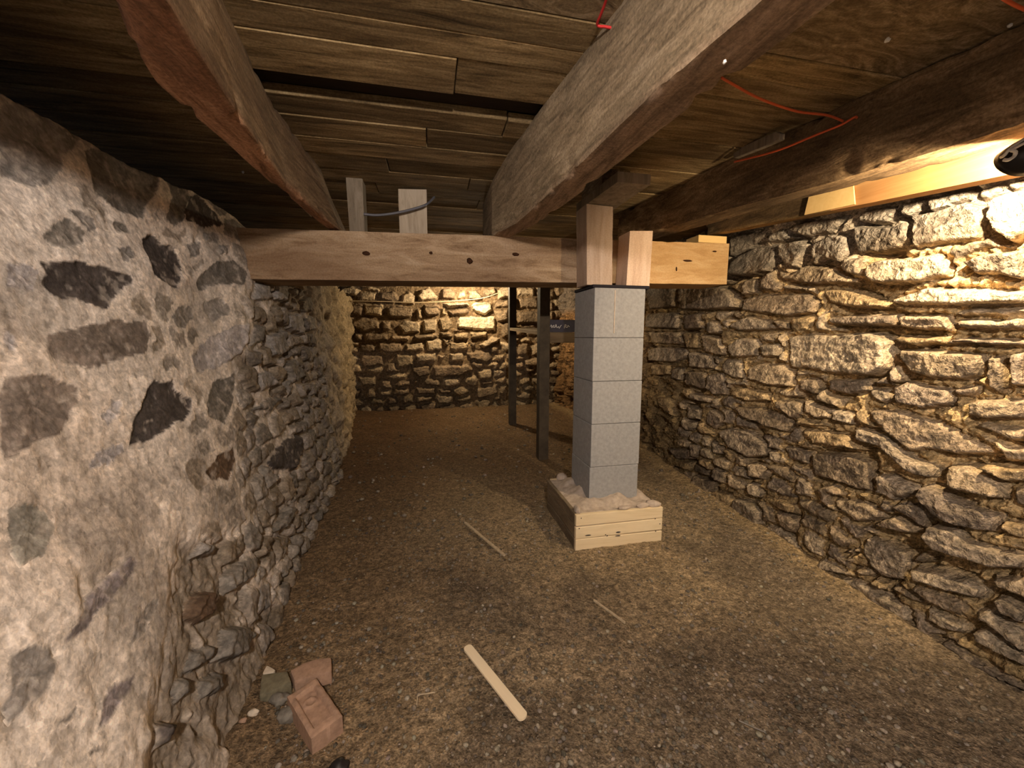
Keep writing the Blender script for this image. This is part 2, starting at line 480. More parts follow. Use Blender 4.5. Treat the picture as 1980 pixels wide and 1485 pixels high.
# ---- right wall
RB_Y = [-1.2, 0.57, 0.72, 0.87, 1.11, 1.39, 1.65, 2.28, 2.78, 4.16, 4.85, 5.4]
RB_X = [1.40, 1.436, 1.443, 1.462, 1.497, 1.537, 1.553, 1.62, 1.66, 1.66, 1.66, 1.66]
def right_x(Y, z): return np.interp(Y, RB_Y, RB_X) + 0.085 * np.asarray(z) / 1.4
R_PX = [
 [(1915,395),(1945,375),(1985,365),(1990,450),(1955,470),(1925,450),(1912,420)],
 [(1767,416),(1872,388),(1905,395),(1899,437),(1892,462),(1830,472),(1769,480),(1767,445)],
 [(1656,434),(1692,437),(1734,434),(1763,424),(1762,464),(1738,482),(1696,491),(1654,491),(1652,455)],
 [(1800,382),(1874,366),(1884,384),(1846,401),(1801,414),(1794,397)],
 [(1886,365),(1938,353),(1942,370),(1907,386),(1888,386)],
 [(1946,351),(1985,343),(1985,362),(1945,372)],
 [(1658,410),(1692,402),(1725,395),(1732,408),(1729,418),(1715,428),(1690,433),(1657,428)],
 [(1742,393),(1759,388),(1784,384),(1784,405),(1761,418),(1742,420)],
 [(1528,440),(1560,428),(1610,420),(1636,412),(1620,440),(1600,452),(1560,460),(1532,450)],
 [(1417,458),(1476,443),(1481,462),(1447,483),(1413,498)],
 [(1438,490),(1466,475),(1502,473),(1500,494),(1485,526),(1447,535),(1413,533),(1419,505)],
 [(1506,473),(1549,462),(1560,473),(1545,500),(1536,518),(1511,511),(1504,496)],
 [(1561,488),(1576,466),(1612,450),(1640,455),(1640,490),(1620,510),(1590,500),(1565,512)],
 [(1495,520),(1523,530),(1551,513),(1610,517),(1650,540),(1655,548),(1570,550),(1505,540)],
 [(1681,510),(1707,499),(1734,499),(1807,491),(1830,501),(1834,537),(1792,543),(1757,549),(1692,549),(1677,528)],
 [(1857,507),(1899,489),(1985,482),(1985,541),(1955,543),(1926,530),(1884,532)],
 [(1595,556),(1648,560),(1683,574),(1713,585),(1707,595),(1654,597),(1606,587),(1592,572)],
 [(1723,580),(1763,564),(1795,554),(1870,557),(1985,564),(1985,590),(1888,592),(1792,591),(1734,591)],
 [(1253,553),(1305,553),(1305,594),(1253,598)],
 [(1310,556),(1400,552),(1422,568),(1426,596),(1360,600),(1310,598)],
 [(1431,577),(1474,566),(1523,569),(1560,566),(1583,584),(1572,606),(1523,612),(1474,606),(1431,601)],
 [(1251,605),(1312,604),(1314,630),(1311,636),(1251,634)],
 [(1318,609),(1358,604),(1358,635),(1323,638)],
 [(1413,626),(1447,611),(1485,617),(1504,632),(1509,638),(1466,639),(1432,640),(1417,634)],
 [(1493,617),(1528,620),(1528,637),(1512,637)],
 [(1251,642),(1313,642),(1327,664),(1312,667),(1259,664)],
 [(1319,642),(1351,642),(1351,673),(1334,675),(1330,666)],
 [(1356,647),(1395,654),(1405,683),(1398,689),(1358,680)],
 [(1411,666),(1429,653),(1464,654),(1469,666),(1461,689),(1421,691),(1411,681)],
 [(1473,666),(1504,662),(1510,673),(1506,691),(1476,691)],
 [(1523,650),(1560,644),(1600,647),(1640,645),(1692,643),(1721,658),(1723,688),(1714,713),(1692,729),(1620,724),(1560,713),(1528,711),(1524,690)],
 [(1255,676),(1270,671),(1326,673),(1329,692),(1300,701),(1258,699)],
 [(1335,680),(1368,685),(1382,705),(1376,715),(1335,710)],
 [(1390,709),(1400,693),(1429,695),(1437,711),(1435,732),(1417,732),(1395,720)],
 [(1446,711),(1466,702),(1513,704),(1539,726),(1530,748),(1485,746),(1446,733)],
 [(1546,731),(1579,729),(1586,749),(1576,763),(1550,755)],
 [(1263,704),(1294,705),(1296,726),(1265,726)],
 [(1299,711),(1322,711),(1318,736),(1300,732)],
 [(1326,716),(1363,719),(1362,755),(1326,744)],
 [(1369,724),(1395,720),(1406,745),(1404,764),(1381,765),(1366,750)],
 [(1335,759),(1377,768),(1375,780),(1333,772)],
 [(1273,768),(1291,768),(1305,792),(1305,807),(1279,786)],
 [(1327,783),(1352,791),(1352,812),(1330,810)],
 [(1364,805),(1374,790),(1399,804),(1397,818),(1380,832),(1365,820)],
 [(1416,751),(1444,750),(1484,761),(1488,774),(1447,776),(1417,764)],
 [(1422,784),(1466,789),(1512,799),(1539,820),(1520,837),(1476,823),(1440,806)],
 [(1551,770),(1589,784),(1608,792),(1608,812),(1580,808),(1560,798)],
 [(1742,606),(1836,610),(1842,630),(1830,642),(1782,639),(1738,632),(1736,618)],
 [(1602,611),(1732,607),(1730,629),(1650,631),(1602,625)],
 [(1845,616),(1926,618),(1985,612),(1985,636),(1936,640),(1859,637)],
 [(1842,598),(1985,595),(1985,610),(1850,612)],
 [(1731,649),(1829,651),(1833,666),(1775,671),(1738,664)],
 [(1838,653),(1985,656),(1985,671),(1930,671),(1880,667),(1841,667)],
 [(1738,676),(1773,673),(1903,686),(1905,703),(1893,729),(1865,736),(1792,732),(1759,721),(1743,695)],
 [(1915,685),(1940,687),(1941,714),(1944,751),(1926,765),(1902,753),(1900,726),(1908,703)],
 [(1949,682),(1988,675),(1988,749),(1962,747),(1954,714)],
 [(1724,703),(1737,707),(1743,730),(1734,740),(1724,740)],
 [(1731,749),(1750,736),(1784,744),(1840,752),(1845,780),(1830,786),(1788,792),(1738,782),(1731,768)],
 [(1845,746),(1886,748),(1884,761),(1867,769),(1848,763)],
 [(1874,773),(1926,771),(1988,769),(1988,809),(1907,811),(1868,802)],
 [(1870,822),(1892,815),(1988,831),(1988,855),(1959,855),(1907,834)],
 [(1602,731),(1673,733),(1680,758),(1638,763),(1602,755)],
 [(1682,750),(1712,752),(1718,772),(1704,781),(1679,764)],
 [(1612,791),(1647,798),(1649,823),(1612,815)],
 [(1678,791),(1734,793),(1802,810),(1865,847),(1910,863),(1920,879),(1850,881),(1790,871),(1760,875),(1721,840),(1691,812)],
 [(1657,823),(1692,835),(1712,842),(1750,874),(1809,905),(1808,926),(1773,919),(1707,870),(1659,851)],
 [(1552,828),(1600,833),(1638,842),(1654,858),(1666,871),(1630,867),(1580,859),(1557,842)],
 [(1573,874),(1610,874),(1648,882),(1681,894),(1682,952),(1658,948),(1600,927),(1574,921)],
 [(1693,916),(1723,916),(1770,942),(1770,957),(1725,969),(1693,955)],
 [(1826,898),(1869,898),(1944,940),(1948,963),(1926,965),(1857,951),(1835,938),(1829,916)],
 [(1886,896),(1988,904),(1988,934),(1947,934),(1900,910)],
 [(1778,940),(1792,935),(1826,951),(1869,973),(1936,998),(1925,1030),(1899,1026),(1857,1019),(1804,996),(1783,966)],
 [(1936,1006),(1988,1012),(1988,1048),(1934,1026)],
 [(1790,1036),(1800,1010),(1855,1024),(1869,1042),(1988,1077),(1988,1102),(1926,1102),(1884,1087),(1811,1066)],
 [(1613,963),(1677,971),(1706,993),(1703,1003),(1661,1011),(1624,983)],
 [(1692,1008),(1734,995),(1770,1025),(1768,1036),(1734,1028),(1697,1019)],
 [(1668,1050),(1678,1037),(1756,1069),(1753,1095),(1740,1123),(1700,1118),(1670,1070)],
 [(1764,1076),(1777,1066),(1793,1083),(1773,1090)],
 [(1626,1066),(1656,1059),(1659,1068),(1630,1073)],
 [(1763,1095),(1802,1100),(1869,1120),(1905,1141),(1888,1159),(1811,1136),(1769,1123)],
 [(1790,1168),(1830,1191),(1864,1207),(1864,1228),(1826,1218),(1793,1202)],
 [(1880,1212),(1907,1215),(1988,1277),(1988,1298),(1890,1244)],
 [(1918,1152),(1945,1152),(1988,1186),(1988,1213),(1937,1185)],
 [(1647,1096),(1681,1101),(1681,1115),(1672,1117)],
 [(1721,1128),(1765,1151),(1790,1170),(1763,1166),(1724,1143)],
 [(1602,1113),(1658,1122),(1755,1180),(1752,1217),(1696,1182),(1620,1133)],
 [(1806,1239),(1826,1239),(1884,1279),(1988,1334),(1988,1347),(1889,1296)],
 [(1420,963),(1444,965),(1475,988),(1471,1023),(1457,1021),(1417,988)],
 [(1477,1014),(1504,1018),(1533,1046),(1556,1072),(1504,1057)],
 [(1384,948),(1416,956),(1412,987),(1377,962)],
 [(1343,918),(1386,931),(1372,959),(1343,942)],
 [(1388,836),(1410,826),(1447,834),(1480,858),(1482,882),(1447,886),(1407,862)],
 [(1445,895),(1476,897),(1490,913),(1474,929),(1448,921)],
 [(1489,897),(1519,903),(1539,921),(1534,937),(1512,920),(1490,906)],
 [(1511,862),(1534,863),(1565,875),(1563,901),(1524,888)],
 [(1445,931),(1465,937),(1467,965),(1450,957)],
 [(1284,867),(1334,869),(1341,889),(1307,888)],
 [(1373,848),(1401,870),(1403,880),(1379,878)],
]
R_ST = [([surfhit(x, y, right_x) for x, y in p], 't') for p in R_PX]
UR = graded([(-1.0, 0.0, 0.05, 0.012), (0.0, 0.5, 0.010, 0.006), (0.5, 1.3, 0.0026, 0.0046), (1.3, 2.6, 0.0046, 0.014), (2.6, 5.25, 0.014, 0.040)])
VR = graded([(-0.08, 1.62, 0.0046, 0.0046)])
def right_base(u, v): return np.stack([right_x(u, v), u, v], 1)
def right_nrm(u, v): return np.tile(np.array([-1.0, 0, 0.0]), (len(u), 1))
R_PAL = np.array([(0.40, 0.31, 0.205), (0.33, 0.265, 0.19), (0.28, 0.215, 0.145), (0.42, 0.34, 0.24), (0.24, 0.19, 0.14), (0.37, 0.27, 0.15)])
def right_prof(u, v, q, sid, edge, dout, kinds, rnd, cents):
    st = sid >= 0
    s = np.maximum(sid, 0)
    lay = fbm(np.stack([u * 9, v * 60, 0 * u], 1), 1.0, 3, 71)          # slaty layering
    rough = fbm(q, 22, 4, 72, 0.6)
    fin = fbm(q, 75, 3, 73, 0.6)
    top = 0.004 + 0.024 * rnd[s, 0]
    tu = (u - cents[s, 0]) * (rnd[s, 1] - 0.5) * 0.22 + (v - cents[s, 1]) * (rnd[s, 2] - 0.62) * 0.5
    hs = top + np.clip(tu, -0.02, 0.02) + (0.010 * rough + 0.006 * fin + 0.007 * lay * (rnd[s, 3] > 0.35)) 
    pr = sstep(0, 0.011, edge) ** 0.75
    lumps = np.abs(fbm(q, 34, 3, 74))
    deep = sstep(0.05, 0.42, fbm(q, 7.5, 2, 75))
    hm = -0.020 + 0.030 * lumps + 0.014 * fin + 0.012 * np.abs(fbm(q, 58, 2, 77)) - 0.048 * deep
    farl = sstep(2.3, 2.7, u)
    hm = hm + farl * (0.10 * np.abs(fbm(q, 9, 2, 76, 0.5)) - 0.02)
    tight = (1 - sstep(0.0, 0.012, dout)) * (dout < 1)
    hm = hm - 0.020 * tight
    return np.where(st, hm.clip(-0.03, 0.01) * (1 - pr) + hs * pr, hm)
def right_col(u, v, q, sid, edge, dout, kinds, rnd, cents):
    st = sid >= 0
    s = np.maximum(sid, 0)
    pal = R_PAL[(rnd[s, 4] * len(R_PAL)).astype(int)]
    pal = pal * (0.8 + 0.45 * rnd[s, 5])[:, None]
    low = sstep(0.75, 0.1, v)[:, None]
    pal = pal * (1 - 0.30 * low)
    m1 = fbm(q, 10, 3, 81)[:, None]
    spots = sstep(0.15, 0.5, fbm(q, 26, 3, 82))[:, None]
    c = pal * (1 + 0.28 * m1) * (1 - 0.38 * spots)
    rim = sstep(0.010, 0.0, edge)[:, None] * (0.35 + 0.4 * m1)
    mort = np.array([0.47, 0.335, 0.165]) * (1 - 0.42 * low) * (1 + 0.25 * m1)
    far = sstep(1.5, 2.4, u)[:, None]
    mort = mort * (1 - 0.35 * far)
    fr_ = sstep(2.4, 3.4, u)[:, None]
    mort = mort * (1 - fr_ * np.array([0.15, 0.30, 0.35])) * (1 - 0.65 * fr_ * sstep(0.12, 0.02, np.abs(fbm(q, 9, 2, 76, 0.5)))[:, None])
    c = c * (1 - np.clip(rim, 0, 1)) + mort * np.clip(rim, 0, 1)
    out = np.where(st[:, None], c, mort)
    grey = sstep(1.18, 1.30, v + 0.05 * m1[:, 0])[:, None] * 0.75       # limewashed grey band under the beams
    g = out.mean(1, keepdims=True)
    return np.clip(out * (1 - grey) + (g * np.array([1.12, 1.03, 0.92]) * 1.1) * grey, 0.01, 0.9)
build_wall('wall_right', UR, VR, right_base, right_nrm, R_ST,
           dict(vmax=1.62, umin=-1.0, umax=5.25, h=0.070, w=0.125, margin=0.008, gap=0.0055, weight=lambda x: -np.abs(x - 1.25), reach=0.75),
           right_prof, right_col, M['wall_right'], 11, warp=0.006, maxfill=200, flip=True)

# ---- left wall
LB_Y = [-1.2, 0.5, 0.83, 1.0, 1.18, 1.48, 1.78, 2.1, 2.56, 3.43, 4.84, 5.4]
LB_X = [-.36, -.40, -.432, -.452, -.484, -.517, -.545, -.56, -.595, -.70, -.88, -.93]
LT_Y = [-1.2, 0.9, 1.2, 1.43, 1.9, 3.0, 4.8, 5.4]
LT_X = [-.80, -.80, -.785, -.765, -.725, -.76, -.89, -.94]
ZT = 1.385
def left_x(Y, z):
    t = np.clip(np.asarray(z) / ZT, 0, 1.15)
    b = np.interp(Y, LB_Y, LB_X); tp = np.interp(Y, LT_Y, LT_X)
    return b + (tp - b) * t ** 0.95
L_A = [
 ('m', [(0,570),(90,540),(230,620),(380,740),(420,790),(340,830),(340,930),(260,1020),(180,1030),(60,980),(0,950)]),
 ('m', [(240,620),(340,650),(440,730),(410,790),(390,740)]),
 ('d', [(460,820),(560,790),(700,830),(850,890),(850,1000),(800,1110),(780,1200),(600,1130),(500,1050),(480,950)]),
 ('d', [(860,880),(930,890),(1030,1000),(1030,1080),(1000,1190),(960,1230),(900,1180),(920,1050)]),
 ('D', [(1010,1090),(1080,1080),(1200,1200),(1230,1260),(1120,1270),(1010,1200)]),
 ('m', [(1140,1120),(1240,1120),(1260,1190),(1220,1210)]),
 ('m', [(1240,1210),(1340,1220),(1370,1290),(1330,1340),(1230,1310)]),
 ('d', [(180,1290),(250,1220),(330,1190),(400,1215),(455,1260),(450,1340),(390,1360),(270,1360)]),
 ('m', [(330,1150),(420,1150),(500,1190),(520,1260),(470,1270),(400,1205)]),
 ('d', [(600,1190),(680,1230),(690,1270),(630,1270),(600,1230)]),
 ('D', [(760,1290),(830,1260),(880,1300),(960,1340),(1000,1420),(1000,1500),(960,1570),(870,1530),(820,1490),(780,1380)]),
 ('m', [(1020,1320),(1090,1320),(1100,1400),(1040,1400)]),
 ('m', [(1200,1360),(1250,1360),(1250,1420),(1210,1420)]),
 ('m', [(610,1350),(680,1340),(720,1400),(650,1420)]),
 ('m', [(1380,1200),(1440,1230),(1460,1400),(1400,1420)]),
 ('m', [(1120,1290),(1200,1300),(1190,1350),(1130,1340)]),
]
L_B = [
 ('D', [(170,50),(260,45),(520,80),(700,140),(710,190),(640,240),(560,340),(440,300),(260,240),(200,190),(240,150)]),
 ('l', [(0,80),(140,90),(200,120),(160,220),(40,210),(0,220)]),
 ('d', [(1090,170),(1180,90),(1280,90),(1345,150),(1330,220),(1100,225)]),
 ('m', [(920,370),(970,300),(1060,310),(1080,370),(1020,420),(950,420)]),
 ('m', [(1120,290),(1200,275),(1260,330),(1260,380),(1180,400),(1130,350)]),
 ('l', [(0,460),(60,480),(90,530),(60,580),(0,590)]),
 ('b', [(240,470),(420,420),(620,390),(760,400),(800,480),(780,570),(660,600),(480,650),(300,640),(240,570)]),
 ('l', [(1050,570),(1150,480),(1280,440),(1360,420),(1360,520),(1320,600),(1200,650),(1080,670)]),
 ('b', [(0,690),(120,700),(220,680),(420,740),(420,850),(330,1000),(160,1100),(0,1170)]),
 ('D', [(730,900),(830,720),(870,740),(950,700),(940,770),(1040,820),(1020,900),(900,1000),(800,1060),(690,1085)]),
 ('d', [(1130,830),(1190,720),(1300,690),(1280,840),(1220,950),(1120,920)]),
 ('r', [(1100,1230),(1180,1130),(1270,1080),(1290,1150),(1240,1270),(1140,1270)]),
 ('l', [(490,1180),(560,1090),(660,1040),(680,1100),(600,1190),(500,1210)]),
 ('l', [(530,920),(600,820),(660,820),(640,900),(580,970)]),
 ('D', [(1470,1180),(1560,1050),(1640,1020),(1660,1100),(1600,1220),(1500,1220)]),
 ('d', [(1390,440),(1440,430),(1440,520),(1360,560)]),
 ('m', [(1465,470),(1560,440),(1580,560),(1480,600)]),
 ('m', [(1560,360),(1640,350),(1650,470),(1580,440)]),
 ('d', [(1400,890),(1480,820),(1560,820),(1500,900)]),
 ('m', [(1390,190),(1450,180),(1460,270),(1390,300)]),
 ('m', [(1480,190),(1560,200),(1550,290),(1480,280)]),
 ('d', [(1640,270),(1690,260),(1700,350),(1650,340)]),
 ('d', [(1560,640),(1620,600),(1660,700),(1600,740)]),
 ('m', [(1400,700),(1480,680),(1520,760),(1430,800)]),
]
L_C = [
 ('p', [(340,720),(470,520),(560,430),(700,320),(750,350),(680,480),(560,600),(440,720),(300,800)]),
 ('m', [(690,800),(720,690),(800,570),(880,530),(870,600),(780,760),(700,830)]),
 ('d', [(1250,480),(1240,430),(1340,320),(1400,340),(1380,440),(1270,530)]),
 ('r', [(1060,560),(1150,510),(1210,540),(1160,640),(1090,710),(1050,660)]),
 ('m', [(0,840),(120,800),(260,800),(280,900),(230,1040),(100,1190),(0,1280)]),
 ('d', [(1240,720),(1350,700),(1400,760),(1330,880),(1200,900)]),
 ('p', [(530,1100),(640,1000),(740,940),(700,1060),(560,1250),(480,1330)]),
 ('D', [(870,1230),(940,1210),(920,1330),(850,1400)]),
 ('D', [(420,1400),(500,1360),(520,1400),(430,1460)]),
 ('m', [(1100,250),(1180,270),(1160,330),(1070,340)]),
 ('d', [(1490,200),(1570,60),(1620,60),(1560,180)]),
 ('m', [(200,1300),(360,1140),(420,1100),(340,1240),(200,1350)]),
 ('g', [(0,50),(200,50),(300,170),(200,330),(60,380),(0,340)]),
 ('d', [(1080,830),(1160,800),(1180,900),(1060,960)]),
 ('d', [(1140,1000),(1230,940),(1240,1060),(1130,1120)]),
 ('m', [(1420,500),(1480,450),(1490,600),(1420,640)]),
 ('d', [(1000,1000),(1060,960),(1050,1100),(990,1120)]),
]
L_ST = []
for lst, oy in ((L_A, 0), (L_B, 480), (L_C, 960)):
    for k, pts in lst:
        L_ST.append(([surfhit(x, y, left_x) for x, y in crop(pts, 0, oy, 2.829)], k))
UL = graded([(-1.0, 0.55, 0.05, 0.006), (0.55, 1.4, 0.0036, 0.0055), (1.4, 2.6, 0.0055, 0.013), (2.6, 5.3, 0.013, 0.035)])
VL = graded([(-0.08, ZT, 0.0052, 0.0052), (ZT, ZT + 0.12, 0.006, 0.01), (ZT + 0.12, ZT + 1.0, 0.03, 0.06)])
def left_base(u, v):
    q = np.stack([u, 0 * u, 0 * u], 1)
    zt = 1 + (0.010 * fbm(q, 9, 3, 41) + 0.012 * fbm(q, 3, 2, 42))
    x = left_x(u, np.minimum(v, ZT)) - np.maximum(v - ZT, 0)
    z = np.minimum(v, ZT) * zt + 0.02 * np.sin(np.clip(v - ZT, 0, 0.3) / 0.3 * 1.57)
    return np.stack([x, u, z], 1)
def left_nrm(u, v):
    t = sstep(ZT - 0.03, ZT + 0.04, v)
    n = np.stack([1 - t, 0 * u, 0.05 + t], 1)
    return n / np.linalg.norm(n, axis=1, keepdims=True)
L_COL = {'D': (0.075, 0.063, 0.057), 'd': (0.185, 0.167, 0.145), 'm': (0.275, 0.252, 0.23), 'l': (0.42, 0.39, 0.385), 'b': (0.225, 0.185, 0.155),
         'r': (0.12, 0.078, 0.05), 'p': (0.235, 0.205, 0.205), 'g': (0.30, 0.28, 0.24)}
def cream(u, v, q, soft=1.0):
    """how thickly the lime mortar is smeared over the stones here"""
    n = fbm(q, 5.0, 4, 55, 0.6)
    f = np.interp(v, [0, .4, .6, .8, .9, 1.1, 1.4], [1.45, 1.45, 1.50, 1.57, 1.70, 1.78, 1.75])
    g = np.interp(u, [.5, .69, .84, .9, .97, 1.25, 1.5], [.17, .19, .23, .30, .36, .31, .38])
    a = sstep(0.10 * soft, -0.06 * soft, u - f + 0.22 * n)
    b = sstep(-0.03 * soft, 0.05 * soft, v - g + 0.16 * n)
    p = 0.62 * sstep(0.12, 0.34, fbm(q, 7.5, 4, 56, 0.6)) * sstep(2.9, 2.0, u)
    return np.clip(np.maximum(a * b, p), 0, 1)
def left_prof(u, v, q, sid, edge, dout, kinds, rnd, cents):
    st = sid >= 0
    s = np.maximum(sid, 0)
    cr = cream(u, v, q, 2.6)
    kk = np.array([0.000 if k == 'D' else (0.001 if k in 'dr' else 0.003) for k in kinds])
    rough = fbm(q, 20, 4, 62, 0.6); fin = fbm(q, 70, 3, 63, 0.6)
    amp = 0.34 + 0.86 * (1 - cr)
    hs = kk[s] * cr + (1 - cr) * (0.004 + 0.016 * rnd[s, 0]) + amp * (0.011 * rough + 0.006 * fin)
    hm = 0.004 * cr - 0.018 * (1 - cr) + amp * (0.014 * fbm(q, 16, 4, 64, 0.55) + 0.006 * fin)
    farl = sstep(2.2, 2.9, u)
    hm = hm + farl * (0.07 * np.abs(fbm(q, 8, 2, 68, 0.5)) - 0.015)
    crack = (1 - sstep(0.0, 0.006, np.abs(fbm(q, 4.5, 3, 65)) * 0.05)) * sstep(0.1, 0.4, fbm(q, 3, 2, 66))
    hm = hm - 0.006 * crack * cr
    pr = sstep(0, 0.010, edge)
    big = 0.018 * fbm(q, 3.5, 2, 67)
    return np.where(st, hm * (1 - pr) + hs * pr, hm) + big
def left_col(u, v, q, sid, edge, dout, kinds, rnd, cents):
    st = sid >= 0
    s = np.maximum(sid, 0)
    cr = cream(u, v, q)[:, None]
    fillc = np.array([(0.22, 0.195, 0.165), (0.175, 0.15, 0.125), (0.28, 0.245, 0.21), (0.205, 0.165, 0.12)])
    base = np.array([L_COL[k] if k in L_COL else tuple(fillc[int(rnd[i, 4] * 4)] * (0.75 + 0.5 * rnd[i, 5])) for i, k in enumerate(kinds)])
    isf = np.array([k == 'fill' for k in kinds])
    c = base[s]
    m1 = fbm(q, 9, 4, 91, 0.6)[:, None]
    m2 = fbm(q, 30, 3, 92, 0.6)[:, None]
    c = c * (1 + 0.35 * m1 + 0.25 * m2)
    mort = np.array([0.69, 0.615, 0.54]) * (1 + 0.16 * m1 + 0.10 * m2)
    pinkpatch = sstep(0.0, 0.5, fbm(q, 2.5, 2, 93))[:, None]
    mort = mort * (1 - pinkpatch * np.array([0.10, 0.13, 0.16]))
    grey = sstep(0.10, 0.42, fbm(q, 5, 4, 94, 0.55))[:, None]
    mort = mort * (1 - 0.34 * grey)
    bare = np.array([0.27, 0.225, 0.175]) * (1 + 0.35 * m1 + 0.2 * m2)
    yel = sstep(2.6, 4.0, u)[:, None]
    bare = bare * (1 - yel) + np.array([0.27, 0.21, 0.13]) * (1 + 0.35 * m1) * yel
    holes = sstep(0.10, 0.0, np.abs(fbm(q, 8, 2, 68, 0.5)))[:, None] * sstep(2.2, 2.9, u)[:, None]
    bare = bare * (1 - 0.6 * holes)
    mort = mort * cr + bare * (1 - cr)
    # thin smears of lime over the stone faces, thicker towards the rim
    eb = edge * np.where(isf[s], 1.0, 2.4)
    smear = sstep(0.007, 0.002, eb - 0.014 * m1[:, 0] - 0.008 * m2[:, 0])[:, None]
    veil = np.where(isf[s], 0.40, 0.0)[:, None] * cr
    f = np.clip(np.maximum(smear * (0.35 + 0.6 * cr), veil * (0.7 + 0.6 * m1)), 0, 1)
    fl = sstep(0.22, 0.42, fbm(q, 48, 3, 95, 0.6))[:, None] * 0.38
    f = np.maximum(f, fl)
    c = c * (1 - f) + mort * f
    out = np.where(st[:, None], c, mort)
    ledge = sstep(ZT + 0.02, ZT + 0.15, v)[:, None]
    out = out * (1 - ledge) + np.array([0.10, 0.085, 0.07]) * ledge
    return np.clip(out, 0.01, 0.9)
build_wall('wall_left', UL, VL, left_base, left_nrm, L_ST,
           dict(vmax=ZT - 0.01, umin=-1.0, umax=5.3, h=0.075, w=0.095, margin=0.010, gap=0.006, weight=lambda x: -np.abs(x - 1.9), reach=0.70, warp=0.035),
           left_prof, left_col, M['wall_left'], 23, warp=0.008, maxfill=215, flip=False)

# ---- far wall
YB = 5.05
B_PX = [
 [(690,240),(750,215),(815,290),(800,315),(670,325),(665,290)], [(850,230),(920,220),(960,270),(950,310),(840,310)],
 [(970,260),(1030,240),(1035,305),(960,310)], [(1045,250),(1110,235),(1160,290),(1150,318),(1050,318)],
 [(1180,230),(1260,215),(1270,260),(1200,300),(1165,270)], [(760,180),(890,185),(880,215),(770,208)],
 [(900,185),(1060,190),(1060,213),(900,213)], [(1080,190),(1290,190),(1280,212),(1090,212)],
 [(385,260),(500,250),(520,320),(480,350),(380,310)], [(545,280),(600,250),(655,290),(640,355),(540,345)],
 [(435,375),(520,360),(630,385),(620,450),(480,455),(435,430)], [(650,390),(690,380),(700,460),(660,470)],
 [(712,350),(830,348),(830,430),(740,445),(708,400)], [(850,343),(1050,333),(1060,360),(900,378)],
 [(890,400),(1050,372),(1060,420),(930,440)], [(1075,360),(1110,332),(1220,337),(1240,395),(1180,430),(1100,408)],
 [(960,490),(990,445),(1260,440),(1260,550),(1100,545),(970,530)], [(830,460),(900,442),(935,500),(900,558),(840,550)],
 [(704,472),(810,462),(805,558),(704,568)], [(510,510),(560,475),(680,480),(680,565),(560,575)],
 [(170,480),(240,445),(370,480),(378,540),(250,558),(170,520)], [(392,480),(460,480),(460,550),(400,550)],
 [(225,260),(350,260),(350,330),(230,330)], [(255,345),(400,345),(400,440),(260,430)], [(160,350),(245,345),(247,440),(170,430)],
 [(180,572),(240,572),(240,625),(190,625)], [(258,572),(430,577),(440,630),(260,638)], [(460,585),(600,595),(600,630),(470,628)],
 [(640,590),(810,572),(820,610),(640,622)], [(830,562),(920,562),(930,608),(850,600)], [(942,577),(1050,567),(1055,613),(950,620)],
 [(1067,562),(1200,557),(1190,598),(1070,618)], [(1140,660),(1240,595),(1300,612),(1280,640),(1170,690)],
 [(722,630),(840,615),(850,700),(740,708)], [(225,660),(320,655),(345,700),(300,725),(230,710)],
 [(370,652),(540,647),(550,708),(450,728),(370,700)], [(572,660),(700,642),(710,700),(572,708)],
 [(912,642),(1058,642),(1058,690),(960,708),(912,700)], [(1072,642),(1110,642),(1110,683),(1072,683)],
 [(235,737),(400,737),(400,810),(260,833),(230,790)], [(495,737),(620,737),(635,818),(510,833)],
 [(652,732),(800,722),(800,788),(662,798)], [(905,727),(1010,722),(1018,788),(920,788)],
 [(1032,722),(1210,702),(1240,760),(1200,798),(1060,770)], [(820,740),(880,740),(850,788)],
 [(622,832),(750,817),(758,888),(680,908),(622,870)], [(775,822),(1050,812),(1098,850),(1000,898),(790,908)],
 [(1122,862),(1230,842),(1240,918),(1140,928)], [(645,987),(800,987),(800,1038),(660,1038)], [(620,932),(680,927),(650,960)],
 [(200,902),(340,902),(350,968),(250,973)], [(372,932),(460,932),(470,1000),(400,990)],
 [(1430,222),(1560,217),(1560,285),(1430,280)], [(1440,302),(1580,297),(1590,378),(1440,383)], [(1430,402),(1590,402),(1590,498),(1430,498)],
 [(1282,232),(1370,202),(1370,298),(1282,308)], [(1252,322),(1365,314),(1365,370),(1257,375)], [(1252,397),(1360,392),(1360,470),(1280,488)],
 [(1302,502),(1365,494),(1365,600),(1312,600)], [(1432,652),(1510,652),(1510,738),(1432,738)], [(1542,660),(1590,652),(1590,738),(1542,738)],
 [(1482,780),(1590,754),(1590,823),(1492,823)], [(1482,845),(1560,840),(1560,870),(1490,875)],
 [(1712,202),(1840,192),(1840,288),(1722,288)], [(1702,312),(1850,312),(1850,378),(1712,370)], [(1712,392),(1850,392),(1850,458),(1712,458)],
 [(1112,1002),(1280,962),(1280,1038),(1122,1078)], [(1252,1060),(1300,1052),(1300,1088),(1256,1088)], [(822,1002),(920,1002),(920,1038),(832,1030)],
]
B_ST = []
for k, pts in enumerate(B_PX):
    uv = [ony(x, y, YB) for x, y in crop(pts, 640, 500, 3.96)]
    B_ST.append(([(p[0], p[2]) for p in uv], 'w' if k in (15, 16) else 't'))
UB = graded([(-1.1, 1.9, 0.0085, 0.0085)])
VB = graded([(-0.08, 1.64, 0.0085, 0.0085)])
def back_base(u, v): return np.stack([u, np.full_like(u, YB) + 0.03 * np.sin(u * 2.1), v], 1)
def back_nrm(u, v): return np.tile(np.array([0, -1.0, 0.0]), (len(u), 1))
